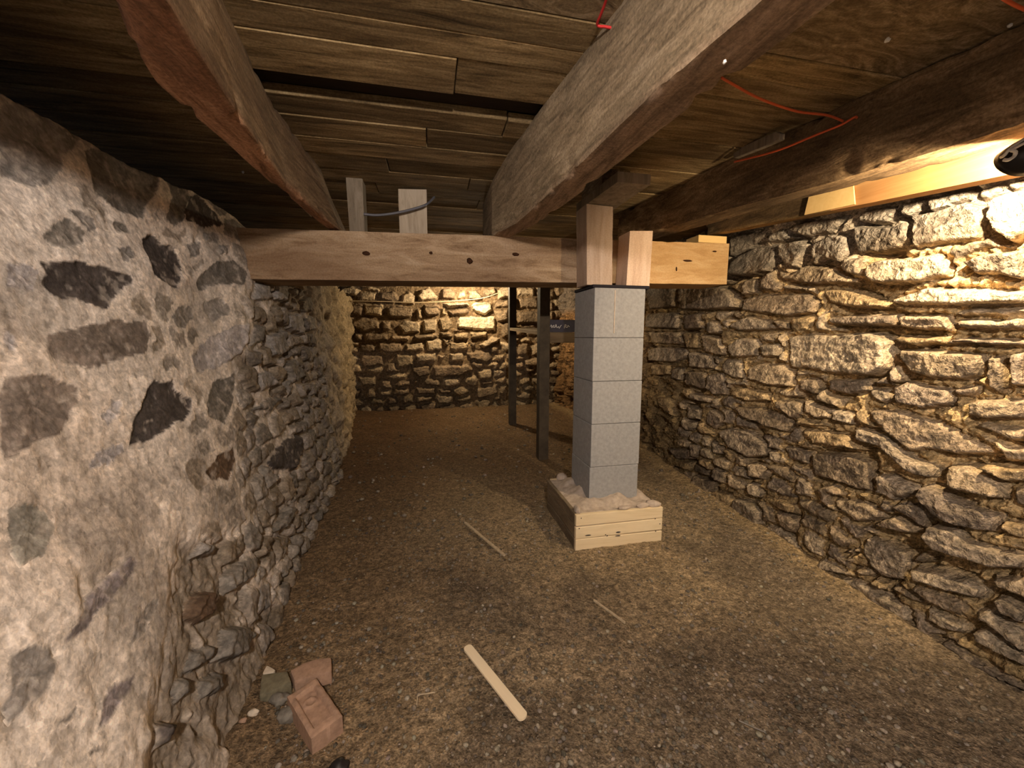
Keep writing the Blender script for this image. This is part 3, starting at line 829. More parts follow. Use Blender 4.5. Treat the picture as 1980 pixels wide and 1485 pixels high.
def back_prof(u, v, q, sid, edge, dout, kinds, rnd, cents):
    st = sid >= 0; s = np.maximum(sid, 0)
    rough = fbm(q, 11, 4, 112, 0.6)
    hs = 0.02 + 0.035 * rnd[s, 0] + 0.022 * rough + np.clip((v - cents[s, 1]) * (rnd[s, 2] - .6) * .4, -.03, .03)
    hm = -0.035 + 0.025 * np.abs(fbm(q, 14, 3, 113)) + 0.012 * rough
    pr = sstep(0, 0.022, edge) ** 0.8
    return np.where(st, hm * (1 - pr) + hs * pr, hm)
def back_col(u, v, q, sid, edge, dout, kinds, rnd, cents):
    st = sid >= 0; s = np.maximum(sid, 0)
    pal = np.array([(0.36, 0.28, 0.18), (0.29, 0.22, 0.145), (0.22, 0.165, 0.11), (0.40, 0.32, 0.22)])
    base = np.array([(0.62, 0.53, 0.38) if k == 'w' else tuple(pal[int(rnd[i, 4] * 4)] * (0.8 + 0.4 * rnd[i, 5])) for i, k in enumerate(kinds)])
    m1 = fbm(q, 7, 4, 121, 0.6)[:, None]
    c = base[s] * (1 + 0.4 * m1)
    mort = np.array([0.17, 0.12, 0.07]) * (1 + 0.4 * m1)
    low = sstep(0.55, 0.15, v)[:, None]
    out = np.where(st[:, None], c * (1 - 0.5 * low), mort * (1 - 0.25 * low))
    return np.clip(out, 0.01, 0.9)
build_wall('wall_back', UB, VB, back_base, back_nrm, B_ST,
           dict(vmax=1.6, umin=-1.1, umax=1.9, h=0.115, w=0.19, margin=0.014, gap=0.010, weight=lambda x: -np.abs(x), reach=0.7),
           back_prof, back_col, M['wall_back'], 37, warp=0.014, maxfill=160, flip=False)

# ---- wall behind the photographer (plain rubble face, out of view)
def grid_mesh(name, X, quads, col=None):
    me = bpy.data.meshes.new(name)
    me.from_pydata(X.tolist(), [], quads.tolist())
    me.update()
    if col is not None:
        at = me.attributes.new('Col', 'FLOAT_COLOR', 'POINT')
        at.data.foreach_set('color', np.concatenate([col, np.ones((len(col), 1))], 1).astype(np.float32).ravel())
    smooth(me)
    return me
def grid_quads(nU, nV, flip=False):
    a = (np.arange(nU - 1)[:, None] * nV + np.arange(nV - 1)[None, :]).ravel()
    q = np.stack([a, a + nV, a + nV + 1, a + 1], 1)
    return q[:, ::-1] if flip else q

# ------------------------------------------------------------------ dirt floor
def floor_z(X, Y):
    q = np.stack([X, Y, 0 * X], 1)
    z = 0.010 * fbm(q, 3, 3, 131) + 0.006 * fbm(q, 14, 3, 132) + 0.0035 * fbm(q, 55, 3, 133, 0.6)
    z = z + 0.030 * sstep(0.25, 0.0, np.interp(Y, RB_Y, RB_X) - X)       # soft bank along the right wall
    z = z + 0.020 * sstep(0.22, 0.0, X - np.interp(Y, LB_Y, LB_X)) * (0.6 + fbm(q, 6, 2, 134))
    return z - 0.006
XF = graded([(-1.9, -0.62, 0.06, 0.03), (-0.62, 1.7, 0.0075, 0.0075), (1.7, 2.1, 0.06, 0.06)])
YF = graded([(-1.6, 0.45, 0.06, 0.01), (0.45, 1.6, 0.0042, 0.0075), (1.6, 5.2, 0.0075, 0.03)])
AX, AY = np.meshgrid(XF, YF, indexing='ij')
fx, fy = AX.ravel(), AY.ravel()
q = np.stack([fx, fy, 0 * fx], 1)
fz = floor_z(fx, fy)
m1 = fbm(q, 2.2, 3, 141)[:, None]; m2 = fbm(q, 9, 4, 142, 0.6)[:, None]; m3 = fbm(q, 38, 3, 143, 0.6)[:, None]
tan = np.array([0.275, 0.208, 0.130]); dark = np.array([0.135, 0.105, 0.074]); brown = np.array([0.185, 0.125, 0.070])
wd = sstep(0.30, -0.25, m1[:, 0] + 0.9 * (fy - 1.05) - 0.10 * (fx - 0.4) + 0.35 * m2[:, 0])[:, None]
wb = sstep(0.35, -0.45, fx + 0.25 * m1[:, 0] + 0.1 * m2[:, 0])[:, None]
fc = tan * (1 - wb) + brown * wb
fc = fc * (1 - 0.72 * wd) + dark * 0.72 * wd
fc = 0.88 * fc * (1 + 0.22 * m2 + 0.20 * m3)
backd = sstep(1.7, 2.9, fy + 0.3 * m1[:, 0] + 0.25 * m2[:, 0])[:, None]  # far floor darkened in its colour for the dim light there
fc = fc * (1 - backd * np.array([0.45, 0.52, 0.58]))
bank = sstep(0.16, 0.02, np.interp(fy, RB_Y, RB_X) - fx + 0.05 * m2[:, 0])[:, None] * sstep(0.55, 1.1, fy)[:, None]
fc = fc * (1 - 0.7 * bank) + np.array([0.34, 0.245, 0.13]) * 0.7 * bank
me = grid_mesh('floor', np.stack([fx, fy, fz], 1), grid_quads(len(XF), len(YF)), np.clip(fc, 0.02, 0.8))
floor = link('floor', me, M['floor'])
tag(floor, kind='structure')

# loose pebbles and crumbs: nobody could count them
rng = np.random.RandomState(5)
bm = bmesh.new(); bmesh.ops.create_icosphere(bm, subdivisions=1, radius=1.0)
ico_v = np.array([v.co[:] for v in bm.verts]); ico_f = np.array([[v.index for v in f.verts] for f in bm.faces]); bm.free()
def pebble_field(name, n, ylo, yhi, smin, smax, seed, dens=None):
    r = np.random.RandomState(seed)
    VS, FS, CS = [], [], []
    k = 0
    while k < n:
        y = ylo + (yhi - ylo) * r.rand() ** 1.3
        xl = np.interp(y, LB_Y, LB_X) + 0.03; xr = np.interp(y, RB_Y, RB_X) - 0.02
        x = xl + (xr - xl) * r.rand()
        if 0.58 < x < 1.04 and 1.46 < y < 1.95: continue
        cl = fbm(np.array([[x, y, 0]]), 3.5, 2, 151)[0]
        if r.rand() > 0.35 + 1.3 * max(0, cl + 0.15): continue
        s = smin * (smax / smin) ** (r.rand() ** 2.4)
        z = floor_z(np.array([x]), np.array([y]))[0]
        d = ico_v * (1 + 0.28 * (r.rand(len(ico_v), 1) - 0.5)) * np.array([1, 0.6 + 0.5 * r.rand(), 0.45 + 0.35 * r.rand()]) * s
        a = r.rand() * 6.28
        R = np.array([[math.cos(a), -math.sin(a), 0], [math.sin(a), math.cos(a), 0], [0, 0, 1]])
        VS.append(d @ R.T + np.array([x, y, z + s * 0.25]))
        FS.append(ico_f + k * len(ico_v))
        g = 0.09 + 0.24 * r.rand() ** 1.7
        CS.append(np.tile(np.array([1.0, 0.86, 0.68]) * g * (1 + 0.1 * (r.rand(3) - .5)), (len(ico_v), 1)))
        k += 1
    me = bpy.data.meshes.new(name)
    me.from_pydata(np.concatenate(VS).tolist(), [], np.concatenate(FS).tolist())
    at = me.attributes.new('Col', 'FLOAT_COLOR', 'POINT')
    c = np.concatenate(CS)
    at.data.foreach_set('color', np.concatenate([c, np.ones((len(c), 1))], 1).astype(np.float32).ravel())
    smooth(me)
    o = link(name, me, M['pebble'], floor)
    o['kind'] = 'stuff'
    return o
pebble_field('pebbles', 7500, 0.5, 1.9, 0.0013, 0.0085, 7)
pebble_field('gravel', 900, 1.8, 4.9, 0.004, 0.016, 8)

# ------------------------------------------------------------------ ceiling of planks
ZC = 1.60
ceil = link('ceiling', grid_mesh('ceiling', np.array([(-1.9, -1.4, ZC + 0.075), (2.2, -1.4, ZC + 0.075), (2.2, 5.3, ZC + 0.075), (-1.9, 5.3, ZC + 0.075),
                                                      (-1.9, -1.4, ZC + 0.095), (2.2, -1.4, ZC + 0.095), (2.2, 5.3, ZC + 0.095), (-1.9, 5.3, ZC + 0.095)]),
                                    np.array([(0, 3, 2, 1), (4, 5, 6, 7), (0, 1, 5, 4), (1, 2, 6, 5), (2, 3, 7, 6), (3, 0, 4, 7)])), M['plank_dark'])
for p in ceil.data.polygons: p.use_smooth = False
tag(ceil, kind='structure')

def box_mesh(name, dx, dy, dz, bev=0.003, seg=1, jit=0.0, seed=0):
    bm = bmesh.new()
    bmesh.ops.create_cube(bm, size=1.0)
    for v in bm.verts: v.co = Vector((v.co.x * dx, v.co.y * dy, v.co.z * dz))
    if bev: bmesh.ops.bevel(bm, geom=list(bm.edges), offset=bev, segments=seg, affect='EDGES', profile=0.5)
    if jit:
        r = random.Random(seed)
        for v in bm.verts: v.co += Vector((r.uniform(-1, 1), r.uniform(-1, 1), r.uniform(-1, 1))) * jit
    return from_bm(bm, name)

edges = [-1.40, -1.18, -0.95, -0.74, -0.52, -0.33, -0.14, 0.06, 0.24, 0.42, 0.62, 0.874, 0.962, 1.045, 1.19, 1.29, 1.395, 1.52, 1.64, 1.77, 1.90, 2.03, 2.17,
         2.33, 2.50, 2.66, 2.83, 3.00, 3.18, 3.36, 3.55, 3.74, 3.93, 4.12, 4.31, 4.50, 4.69, 4.88, 5.06, 5.24]
r = random.Random(3)
for a, b in zip(edges[:-1], edges[1:]):
    cuts = [-1.88]
    x = -1.88
    while x < 2.2:
        x += r.uniform(1.1, 2.6)
        cuts.append(min(x, 2.2))
    if a == 0.874: cuts = [-1.88, -0.62, 0.42, 2.2]
    if a == 1.19: cuts = [-1.88, -0.45, 0.36, 2.2]
    if a == 1.045: cuts = [-1.88, 0.085, 2.2]
    for c0, c1 in zip(cuts[:-1], cuts[1:]):
        if c1 - c0 < 0.05: continue
        dark = (a == 1.19 and c0 < 0 and c0 > -1)
        dz = 0.028
        m = M['plank_dark'] if dark else (M['swirl'] if a in (0.62, 0.42, 0.24) else M['plank'])
        w = b - a - r.uniform(0.001, 0.004)
        me = box_mesh('plank', c1 - c0 - 0.003, w, dz, 0.002)
        o = link('plank', me, m, ceil, ((c0 + c1) / 2, (a + b) / 2, ZC + dz / 2 + (0.030 if dark else r.uniform(0, 0.004))))
        o.rotation_euler = (r.uniform(-0.008, 0.008), r.uniform(-0.001, 0.001), 0.0)

# ------------------------------------------------------------------ timbers
def loft(name, stations, nl, ns, amp, freq, seed, stretch=(1, 1, 1), chip=0.0, round_=0.0, detail=5, tint=None):
    """stations: list of 4 corner points each (ordered round the section). Returns mesh, surface roughened as hewn wood."""
    st = np.array(stations, float)
    L = np.concatenate([[0], np.cumsum(np.linalg.norm(np.diff(st.mean(1), axis=0), axis=1))])
    t = np.linspace(0, L[-1], nl)
    C = np.stack([np.stack([np.interp(t, L, st[:, k, d]) for d in range(3)], 1) for k in range(4)], 1)   # nl,4,3
    ring = []
    for k in range(4):
        for j in range(ns):
            f = j / ns
            ring.append(C[:, k] * (1 - f) + C[:, (k + 1) % 4] * f)
    R = np.stack(ring, 1)                                                     # nl, 4ns, 3
    cen = R.mean(1, keepdims=True)
    if round_:
        d = R - cen
        half = np.abs(C - cen).max(1, keepdims=True)
        corner = np.array([1 - min(j, ns - j) / (ns / 2) for k in range(4) for j in range(ns)]) ** 4
        R = cen + d * (1 - round_ * corner)[None, :, None]
    P = R.reshape(-1, 3)
    nrm = (R - cen).reshape(-1, 3)
    nrm /= np.maximum(np.linalg.norm(nrm, axis=1, keepdims=True), 1e-9)
    n = fbm(P * np.array(stretch), freq, detail, seed, 0.55)
    cn = np.array([1 - min(j, ns - j) / (ns / 2) for k in range(4) for j in range(ns)]) ** 2
    disp = amp * n
    if chip:
        g = np.maximum(0, fbm(P, 16, 3, seed + 9) - 0.12)
        disp = disp - chip * g * np.tile(cn, nl)
    P = P + nrm * disp[:, None]
    m = 4 * ns
    V = P.tolist()
    F = []
    for i in range(nl - 1):
        for j in range(m):
            j2 = (j + 1) % m
            F.append((i * m + j, i * m + j2, (i + 1) * m + j2, (i + 1) * m + j))
    V.append(P[:m].mean(0).tolist()); V.append(P[-m:].mean(0).tolist())
    for j in range(m):
        F.append((len(V) - 2, (j + 1) % m, j))
        F.append((len(V) - 1, (nl - 1) * m + j, (nl - 1) * m + (j + 1) % m))
    me = bpy.data.meshes.new(name)
    org = np.array(V).mean(0)
    me.from_pydata((np.array(V) - org).tolist(), [], F)
    me.update()
    bm = bmesh.new(); bm.from_mesh(me); bmesh.ops.recalc_face_normals(bm, faces=bm.faces); bm.to_mesh(me); bm.free()
    if tint is not None:
        T = np.array(tint, float)                       # bottom, right, top, left face tints: wood tone, some bounced light painted in
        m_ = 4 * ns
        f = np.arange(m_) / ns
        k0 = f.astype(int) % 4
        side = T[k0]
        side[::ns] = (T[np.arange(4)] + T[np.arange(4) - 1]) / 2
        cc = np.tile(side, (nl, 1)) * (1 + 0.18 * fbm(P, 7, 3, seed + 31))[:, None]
        cc = np.concatenate([cc, np.ones((2, 3))])
        at = me.attributes.new('Tint', 'FLOAT_COLOR', 'POINT')
        at.data.foreach_set('color', np.concatenate([cc, np.ones((len(cc), 1))], 1).astype(np.float32).ravel())
    smooth(me)
    try: me.set_sharp_from_angle(angle=math.radians(38))
    except Exception: pass
    return me, tuple(org)

def timber(name, stations, mat, label, cat, nl=120, ns=8, amp=0.004, freq=14, seed=1, stretch=(1, 1, 1), chip=0.0, round_=0.0, group=None, tint=((1, 1, 1),) * 4):
    me, org = loft(name, stations, nl, ns, amp, freq, seed, stretch, chip, round_, 5, tint)
    return tag(link(name, me, mat, None, org), label, cat, group)

# left hewn beam (front face list: bottom-left, bottom-right, top-right, top-left)
def sec(xl, xr, Y, zb, zt, dx=0.0, zb2=None):
    return [(xl, Y, zb), (xr, Y, zb2 if zb2 is not None else zb), (xr + dx, Y, zt), (xl + dx, Y, zt)]
timber('ceiling_beam', [sec(-.385, -.30, -0.6, 1.36, 1.605, 0), sec(-.40, -.315, 0.40, 1.36, 1.605, -.02), sec(-.405, -.33, 0.66, 1.36, 1.605, -.03),
                        sec(-.458, -.355, 0.85, 1.36, 1.605, -.02), sec(-.448, -.372, 1.02, 1.36, 1.605, -.03), sec(-.435, -.40, 1.31, 1.36, 1.605, -.035),
                        sec(-.415, -.378, 1.62, 1.362, 1.605, -.05), sec(-.40, -.36, 1.80, 1.362, 1.605, -.06), sec(-.42, -.36, 2.12, 1.362, 1.605, -.10)],
       M['red_beam'], 'reddish brown hewn ceiling beam with ragged edge above the left wall', 'beam', 230, 12, 0.006, 11, 3, (1, 0.5, 1), 0.06, 0.02, None, ((1.65, 1.20, 0.98), (1.5, 1.45, 1.28), (1, 1, 1), (.9, .7, .6)))  # underside tint brightened for light bounced off the left wall
timber('ceiling_beam', [sec(.47, .57, -0.6, 1.36, 1.605, -.03), sec(.452, .553, 0.30, 1.36, 1.605, -.03), sec(.440, .535, 0.50, 1.36, 1.605, -.01), sec(.412, .508, 0.70, 1.36, 1.605, 0.01),
                        sec(.376, .468, 1.20, 1.36, 1.605, -.03), sec(.345, .425, 1.55, 1.362, 1.605, -.045), sec(.285, .372, 1.78, 1.365, 1.605, 0), sec(.29, .37, 2.10, 1.365, 1.605, 0)],
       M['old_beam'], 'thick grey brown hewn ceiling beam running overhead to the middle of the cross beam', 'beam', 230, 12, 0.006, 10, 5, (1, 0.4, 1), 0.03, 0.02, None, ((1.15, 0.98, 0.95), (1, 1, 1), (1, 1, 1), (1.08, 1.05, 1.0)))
timber('ceiling_joist', [sec(1.42, 1.53, -0.5, 1.385, 1.605), sec(1.335, 1.445, 0.40, 1.385, 1.605), sec(1.283, 1.395, 0.70, 1.383, 1.605, -.006), sec(1.238, 1.35, 0.95, 1.385, 1.605, -.018),
                         sec(1.165, 1.285, 1.36, 1.416, 1.605, -.01), sec(1.115, 1.235, 1.757, 1.433, 1.605), sec(1.035, 1.165, 2.05, 1.435, 1.605)],
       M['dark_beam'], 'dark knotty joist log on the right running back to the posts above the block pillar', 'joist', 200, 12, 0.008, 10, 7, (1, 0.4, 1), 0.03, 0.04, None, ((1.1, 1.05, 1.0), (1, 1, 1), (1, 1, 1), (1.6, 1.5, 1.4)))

def sec2(x, Y, zb, w=0.055, h=0.086): return [(x, Y, zb), (x + w, Y, zb), (x + w, Y, zb + h), (x, Y, zb + h)]
def led(Y):
    return float(np.interp(Y, [0.15, 0.709, 1.03, 1.84], [1.412, 1.42, 1.43, 1.44])), float(np.interp(Y, [0.15, 0.709, 1.03, 1.84], [1.254, 1.318, 1.355, 1.449]))
def lsec(Y): x, z = led(Y); return sec2(x, Y, z)
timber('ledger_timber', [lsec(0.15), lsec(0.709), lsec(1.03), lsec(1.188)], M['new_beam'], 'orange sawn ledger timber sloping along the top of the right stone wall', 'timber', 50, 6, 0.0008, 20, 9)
timber('ledger_timber', [lsec(1.19), lsec(1.5), lsec(1.84)], M['dark_beam'], 'far length of ledger timber coloured dark for the joist shadow, ending on the yellow offcut', 'timber', 40, 6, 0.0010, 20, 10, tint=((2.2, 2.0, 1.4), (1, 1, 1), (1, 1, 1), (.7, .65, .55)))  # joist shadow painted as dark wood, lit lower edge as a brighter underside tint
# thin pale board, added as a painted patch of light on the ledger
def on_led(Y, dz, off):
    zb = np.interp(Y, [0.15, 0.709, 1.03, 1.84], [1.254, 1.318, 1.355, 1.449]); xx = np.interp(Y, [0.15, 0.709, 1.03, 1.84], [1.412, 1.42, 1.43, 1.44])
    return (xx + off, Y, zb + dz)
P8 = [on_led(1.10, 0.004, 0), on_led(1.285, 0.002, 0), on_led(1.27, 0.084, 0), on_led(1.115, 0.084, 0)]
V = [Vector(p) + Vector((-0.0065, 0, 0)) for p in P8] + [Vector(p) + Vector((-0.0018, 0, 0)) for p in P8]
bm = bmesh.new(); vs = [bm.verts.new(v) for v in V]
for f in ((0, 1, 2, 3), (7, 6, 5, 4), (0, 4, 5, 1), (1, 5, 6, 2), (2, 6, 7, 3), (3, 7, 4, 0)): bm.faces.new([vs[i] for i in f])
bmesh.ops.recalc_face_normals(bm, faces=bm.faces)
tag(link('light_patch_board', from_bm(bm, 'light_patch_board'), M['yellow_pine']), 'pale square painting a patch of light on the face of the orange ledger timber', 'light patch')

# pale wedge and a cut branch stub on the joist
def wedge_px(name, px, X, th, mat, label, cat):
    A = [onx(x, y, X) for x, y in px]
    c = np.mean(A, axis=0)
    bm = bmesh.new()
    f = bm.faces.new([bm.verts.new(p - c) for p in A])
    ex = bmesh.ops.extrude_face_region(bm, geom=[f])
    for v in [g for g in ex['geom'] if isinstance(g, bmesh.types.BMVert)]: v.co.x += th
    bmesh.ops.recalc_face_normals(bm, faces=bm.faces)
    bmesh.ops.bevel(bm, geom=list(bm.edges), offset=0.0015, segments=1, affect='EDGES')
    return tag(link(name, from_bm(bm, name), mat, None, tuple(c)), label, cat)
wedge_px('wood_wedge', [(1419, 306), (1417, 292), (1460, 272), (1500, 254), (1509, 258), (1507, 270), (1470, 286)], 1.128, 0.02, M['grey_block'], 'pale wooden wedge against the top of the dark joist', 'wood block')

# cross beam
def crz(x): return 1.151 + (x + .65) * 0.0180, 1.349 + (x + .65) * 0.0208
def seccr(x, dy=0.0):
    a, b = crz(x)
    return [(x, 1.77, a), (x, 1.97, a), (x, 1.97, b), (x, 1.77, b)]
cb = empty('cross_beam', (0.45, 1.87, 1.17), 'heavy rough sawn cross beam from the left wall over the block pillar to the right wall', 'beam')
def childmesh(name, stations, mat, parent, **kw):
    me, org = loft(name, stations, kw.get('nl', 80), kw.get('ns', 6), kw.get('amp', 0.002), kw.get('freq', 14), kw.get('seed', 1), kw.get('stretch', (0.4, 1, 1)), kw.get('chip', 0), kw.get('round_', 0))
    o = link(name, me, mat, parent, tuple(np.array(org) - np.array(parent.location)))
    return o
childmesh('timber', [seccr(-.80), seccr(0), seccr(.74)], M['cross'], cb, nl=120, amp=0.0022, seed=12, chip=0.006)
e = childmesh('timber_end', [seccr(.7405), seccr(1.516)], M['cross_end'], cb, nl=60, amp=0.0016, seed=13, chip=0.008)
e['label'] = 'fresh orange end of the cross beam'
def blob(name, loc, r, mat, parent=None, sub=2, amp=0.25, freq=2.0, seed=0, flat=None):
    bm = bmesh.new(); bmesh.ops.create_icosphere(bm, subdivisions=sub, radius=1.0)
    P = np.array([v.co[:] for v in bm.verts])
    n = fbm(P + seed * 3.1, freq, 3, 200 + seed)
    P = P * (1 + amp * n)[:, None] * np.array(r)
    if flat is not None: P[:, 2] = np.maximum(P[:, 2], flat)
    for v, p in zip(bm.verts, P): v.co = p
    me = from_bm(bm, name); smooth(me)
    pl = np.array(loc) - (np.array(parent.location) if parent is not None else 0)
    return link(name, me, mat, parent, tuple(pl))
for k, (px, py, rx, rz) in enumerate([(708, 490, .016, .009), (998, 492, .017, .008), (833, 489, .008, .006), (908, 505, .013, .014), (1330, 504, .026, .005), (1308, 520, .004, .012), (1382, 486, .012, .004)]):
    p = ony(px, py, 1.768)
    blob('knot', p, (rx, 0.0035, rz), M['knot'], cb, 2, 0.4, 1.6, k)

# ------------------------------------------------------------------ block pillar
PX0, PX1, PY0, PY1 = 0.712, 0.958, 1.611, 1.845
pil = empty('block_pillar', ((PX0 + PX1) / 2, (PY0 + PY1) / 2, 0.158), 'column of five stacked grey concrete blocks standing on the mortar footing', 'pillar')
zs = [0.135, 0.318, 0.521, 0.719, 0.915, 1.135]
r = random.Random(9)
for k in range(5):
    h = zs[k + 1] - zs[k]
    me = box_mesh('concrete_block', PX1 - PX0, PY1 - PY0, h - 0.0018, 0.003, 2)
    o = link('concrete_block', me, M['block'], pil, (r.uniform(-.002, .002), r.uniform(-.002, .002), (zs[k] + zs[k + 1]) / 2 - 0.158))
    o.rotation_euler = (0, 0, r.uniform(-.008, .008))
    if k == 4:
        pass
me = box_mesh('mortar_core', PX1 - PX0 - 0.012, PY1 - PY0 - 0.012, 0.98, 0)
link('mortar_joint', me, M['joint'], pil, (0, 0, 0.135 - 0.158 + 0.495))
me = box_mesh('groove_strip', 0.005, 0.004, 0.19, 0.001)
o = link('mortar_streak', me, M['mortar'], pil, (PX0 + 0.098 - (PX0 + PX1) / 2, PY0 - (PY0 + PY1) / 2 - 0.0005, 1.03 - 0.158))
me = box_mesh('felt_pad', PX1 - PX0 + 0.03, PY1 - PY0 - 0.01, 0.014, 0.002)
o = link('felt_pad', me, M['shim'], pil, (0.012, 0.006, 1.1425 - 0.158)); o['label'] = 'thin black felt pad on top of the pillar'

# ------------------------------------------------------------------ footing
FX0, FX1, FY0, FY1 = 0.600, 1.020, 1.490, 1.930
ft = empty('pillar_footing', (0.81, 1.71, 0), 'square board formed mortar footing under the grey block pillar', 'footing')
def fpart(name, me, mat, x, y, z): return link(name, me, mat, ft, (x - .81, y - 1.71, z))
bh = [(-0.03, 0.039), (0.043, 0.097), (0.101, 0.152)]
for k, (a, b) in enumerate(bh):
    for side in range(4):
        if side in (0, 2):
            me = box_mesh('form_board', FX1 - FX0 + (0.0 if side == 0 else -0.04), 0.018, b - a, 0.002)
            o = fpart('form_board', me, M['form'], .81, FY0 + 0.009 if side == 0 else FY1 - 0.009, (a + b) / 2)
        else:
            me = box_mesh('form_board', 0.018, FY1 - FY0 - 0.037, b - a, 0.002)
            o = fpart('form_board', me, M['form_shaded'], FX0 + 0.009 if side == 1 else FX1 - 0.009, 1.71, (a + b) / 2)
        o.rotation_euler = (0, (0.012 if side == 0 and k == 0 else 0.006 * (k - 1)), 0)
# mortar bed, a grid that mounds against the pillar
gx = np.linspace(FX0 + 0.004, FX1 - 0.004, 60); gy = np.linspace(FY0 + 0.004, FY1 - 0.004, 60)
ax, ay = np.meshgrid(gx, gy, indexing='ij'); x = ax.ravel(); y = ay.ravel()
q = np.stack([x, y, 0 * x], 1)
dp = np.hypot(np.maximum(0, np.maximum(PX0 - x, x - PX1)), np.maximum(0, np.maximum(PY0 - y, y - PY1)))
de = np.minimum.reduce([x - FX0, FX1 - x, y - FY0, FY1 - y])
z = 0.150 + 0.030 * sstep(0.09, 0.0, dp) * (0.7 + 0.9 * fbm(q, 14, 2, 161)) + 0.006 * fbm(q, 22, 3, 162) + 0.004 * fbm(q, 60, 2, 163)
z = z - 0.012 * sstep(0.02, 0.0, de)
z[de < 0.0045] = 0.06
me = grid_mesh('mortar_bed', np.stack([x - .81, y - 1.71, z], 1), grid_quads(60, 60))
link('mortar_bed', me, M['mortar'], ft)
for (px, py, sx, sy, sz, k) in [(1087, 922, .03, .022, .022, 1), (1116, 984, .014, .026, .016, 2), (1262, 972, .034, .02, .016, 3), (1262, 990, .03, .008, .014, 4), (1210, 982, .03, .012, .008, 5)]:
    p = onz(px, py, 0.165)
    blob('mortar_lump', (p[0], max(p[1], FY0 + .014), 0.160), (sx, sy, sz * 1.15), M['mortar'], ft, 3, 0.35, 1.6, k)
for k, (px, py) in enumerate([(1124, 1002), (1267, 1003), (1268, 1027), (1120, 1022), (1276, 1013), (1171, 1034)]):
    p = ony(px, py, FY0 - 0.001)
    blob('nail_head', p, (0.0028, 0.0015, 0.0028), M['shim'], ft, 1, 0)
for k, (px, py, w, hh) in enumerate([(1137, 1035, .028, .003), (1196, 1029, .024, .004), (1195, 1036, .026, .003), (1174, 1036, .006, .004)]):
    p = ony(px, py, FY0 - 0.001)
    blob('paint_chip', p, (w / 2, 0.0015, hh / 2 + .001), M['shim'], ft, 2, 0.3, 1.5, k)

# ------------------------------------------------------------------ posts on the pillar
def prism(name, base, top, mat, label, cat, group=None, amp=0.0012, seed=1):
    """base/top: 4 corner points (ordered)."""
    return timber(name, [base, top], mat, label, cat, 24, 5, amp, 25, seed, (1, 1, 0.5), 0.004, 0)
prism('support_post', [(.690, 1.645, 1.150), (.812, 1.645, 1.150), (.812, 1.766, 1.152), (.690, 1.766, 1.152)],
      [(.680, 1.645, 1.492), (.804, 1.645, 1.488), (.804, 1.766, 1.492), (.680, 1.766, 1.494)], M['post'],
      'taller left one of two pale wooden posts on the block pillar', 'post', seed=21)
prism('support_post', [(.884, 1.65, 1.150), (1.000, 1.65, 1.150), (1.000, 1.755, 1.152), (.884, 1.755, 1.152)],
      [(.893, 1.65, 1.392), (1.006, 1.65, 1.398), (1.006, 1.755, 1.398), (.893, 1.755, 1.392)], M['post'],
      'shorter right one of two pale wooden posts, set under the dark joist', 'post', seed=22)
prism('wood_plate', [(.700, 1.40, 1.493), (.835, 1.40, 1.493), (.835, 1.765, 1.495), (.680, 1.765, 1.495)],
      [(.700, 1.40, 1.53), (.835, 1.40, 1.53), (.835, 1.765, 1.53), (.680, 1.765, 1.53)], M['grey_block'],
      'short wooden plate lying on top of the taller post against the ceiling', 'wood block', seed=23)
prism('wood_packer', [(.705, 1.55, 1.531), (.83, 1.55, 1.531), (.83, 1.765, 1.531), (.705, 1.765, 1.531)],
      [(.705, 1.55, 1.602), (.83, 1.55, 1.602), (.83, 1.765, 1.602), (.705, 1.765, 1.602)], M['dark_beam'],
      'dark packing block between the top plate and the ceiling planks', 'wood block', seed=24)
p0, p1 = 1.345, 1.505
a = crz(1.43)[1] + 0.001
tag(link('wood_shim', box_mesh('wood_shim', 0.165, 0.10, 0.036, 0.002), M['yellow_pine'], None, (1.422, 1.825, a + 0.019)),
    'bright yellow pine offcut on the right end of the cross beam', 'wood block')
# packing blocks standing on the cross beam
a = crz(-.06)[1] + 0.001
prism('packing_block', [(-.122, 1.90, a), (.002, 1.90, a), (.002, 1.945, a), (-.122, 1.945, a)], [(-.122, 1.90, 1.583), (0.003, 1.90, 1.590), (.003, 1.945, 1.590), (-.122, 1.945, 1.583)],
      M['pale_block'], 'pale upright wood block on the cross beam between the two ceiling beams', 'wood block', seed=31)
a = crz(-.33)[1] + 0.001
prism('packing_block', [(-.33, 1.86, a), (-.268, 1.86, a), (-.268, 1.95, a), (-.33, 1.95, a)], [(-.335, 1.86, 1.60), (-.268, 1.86, 1.60), (-.268, 1.95, 1.60), (-.335, 1.95, 1.60)],
      M['grey_block'], 'grey upright wood block beside the far end of the reddish beam', 'wood block', seed=32)

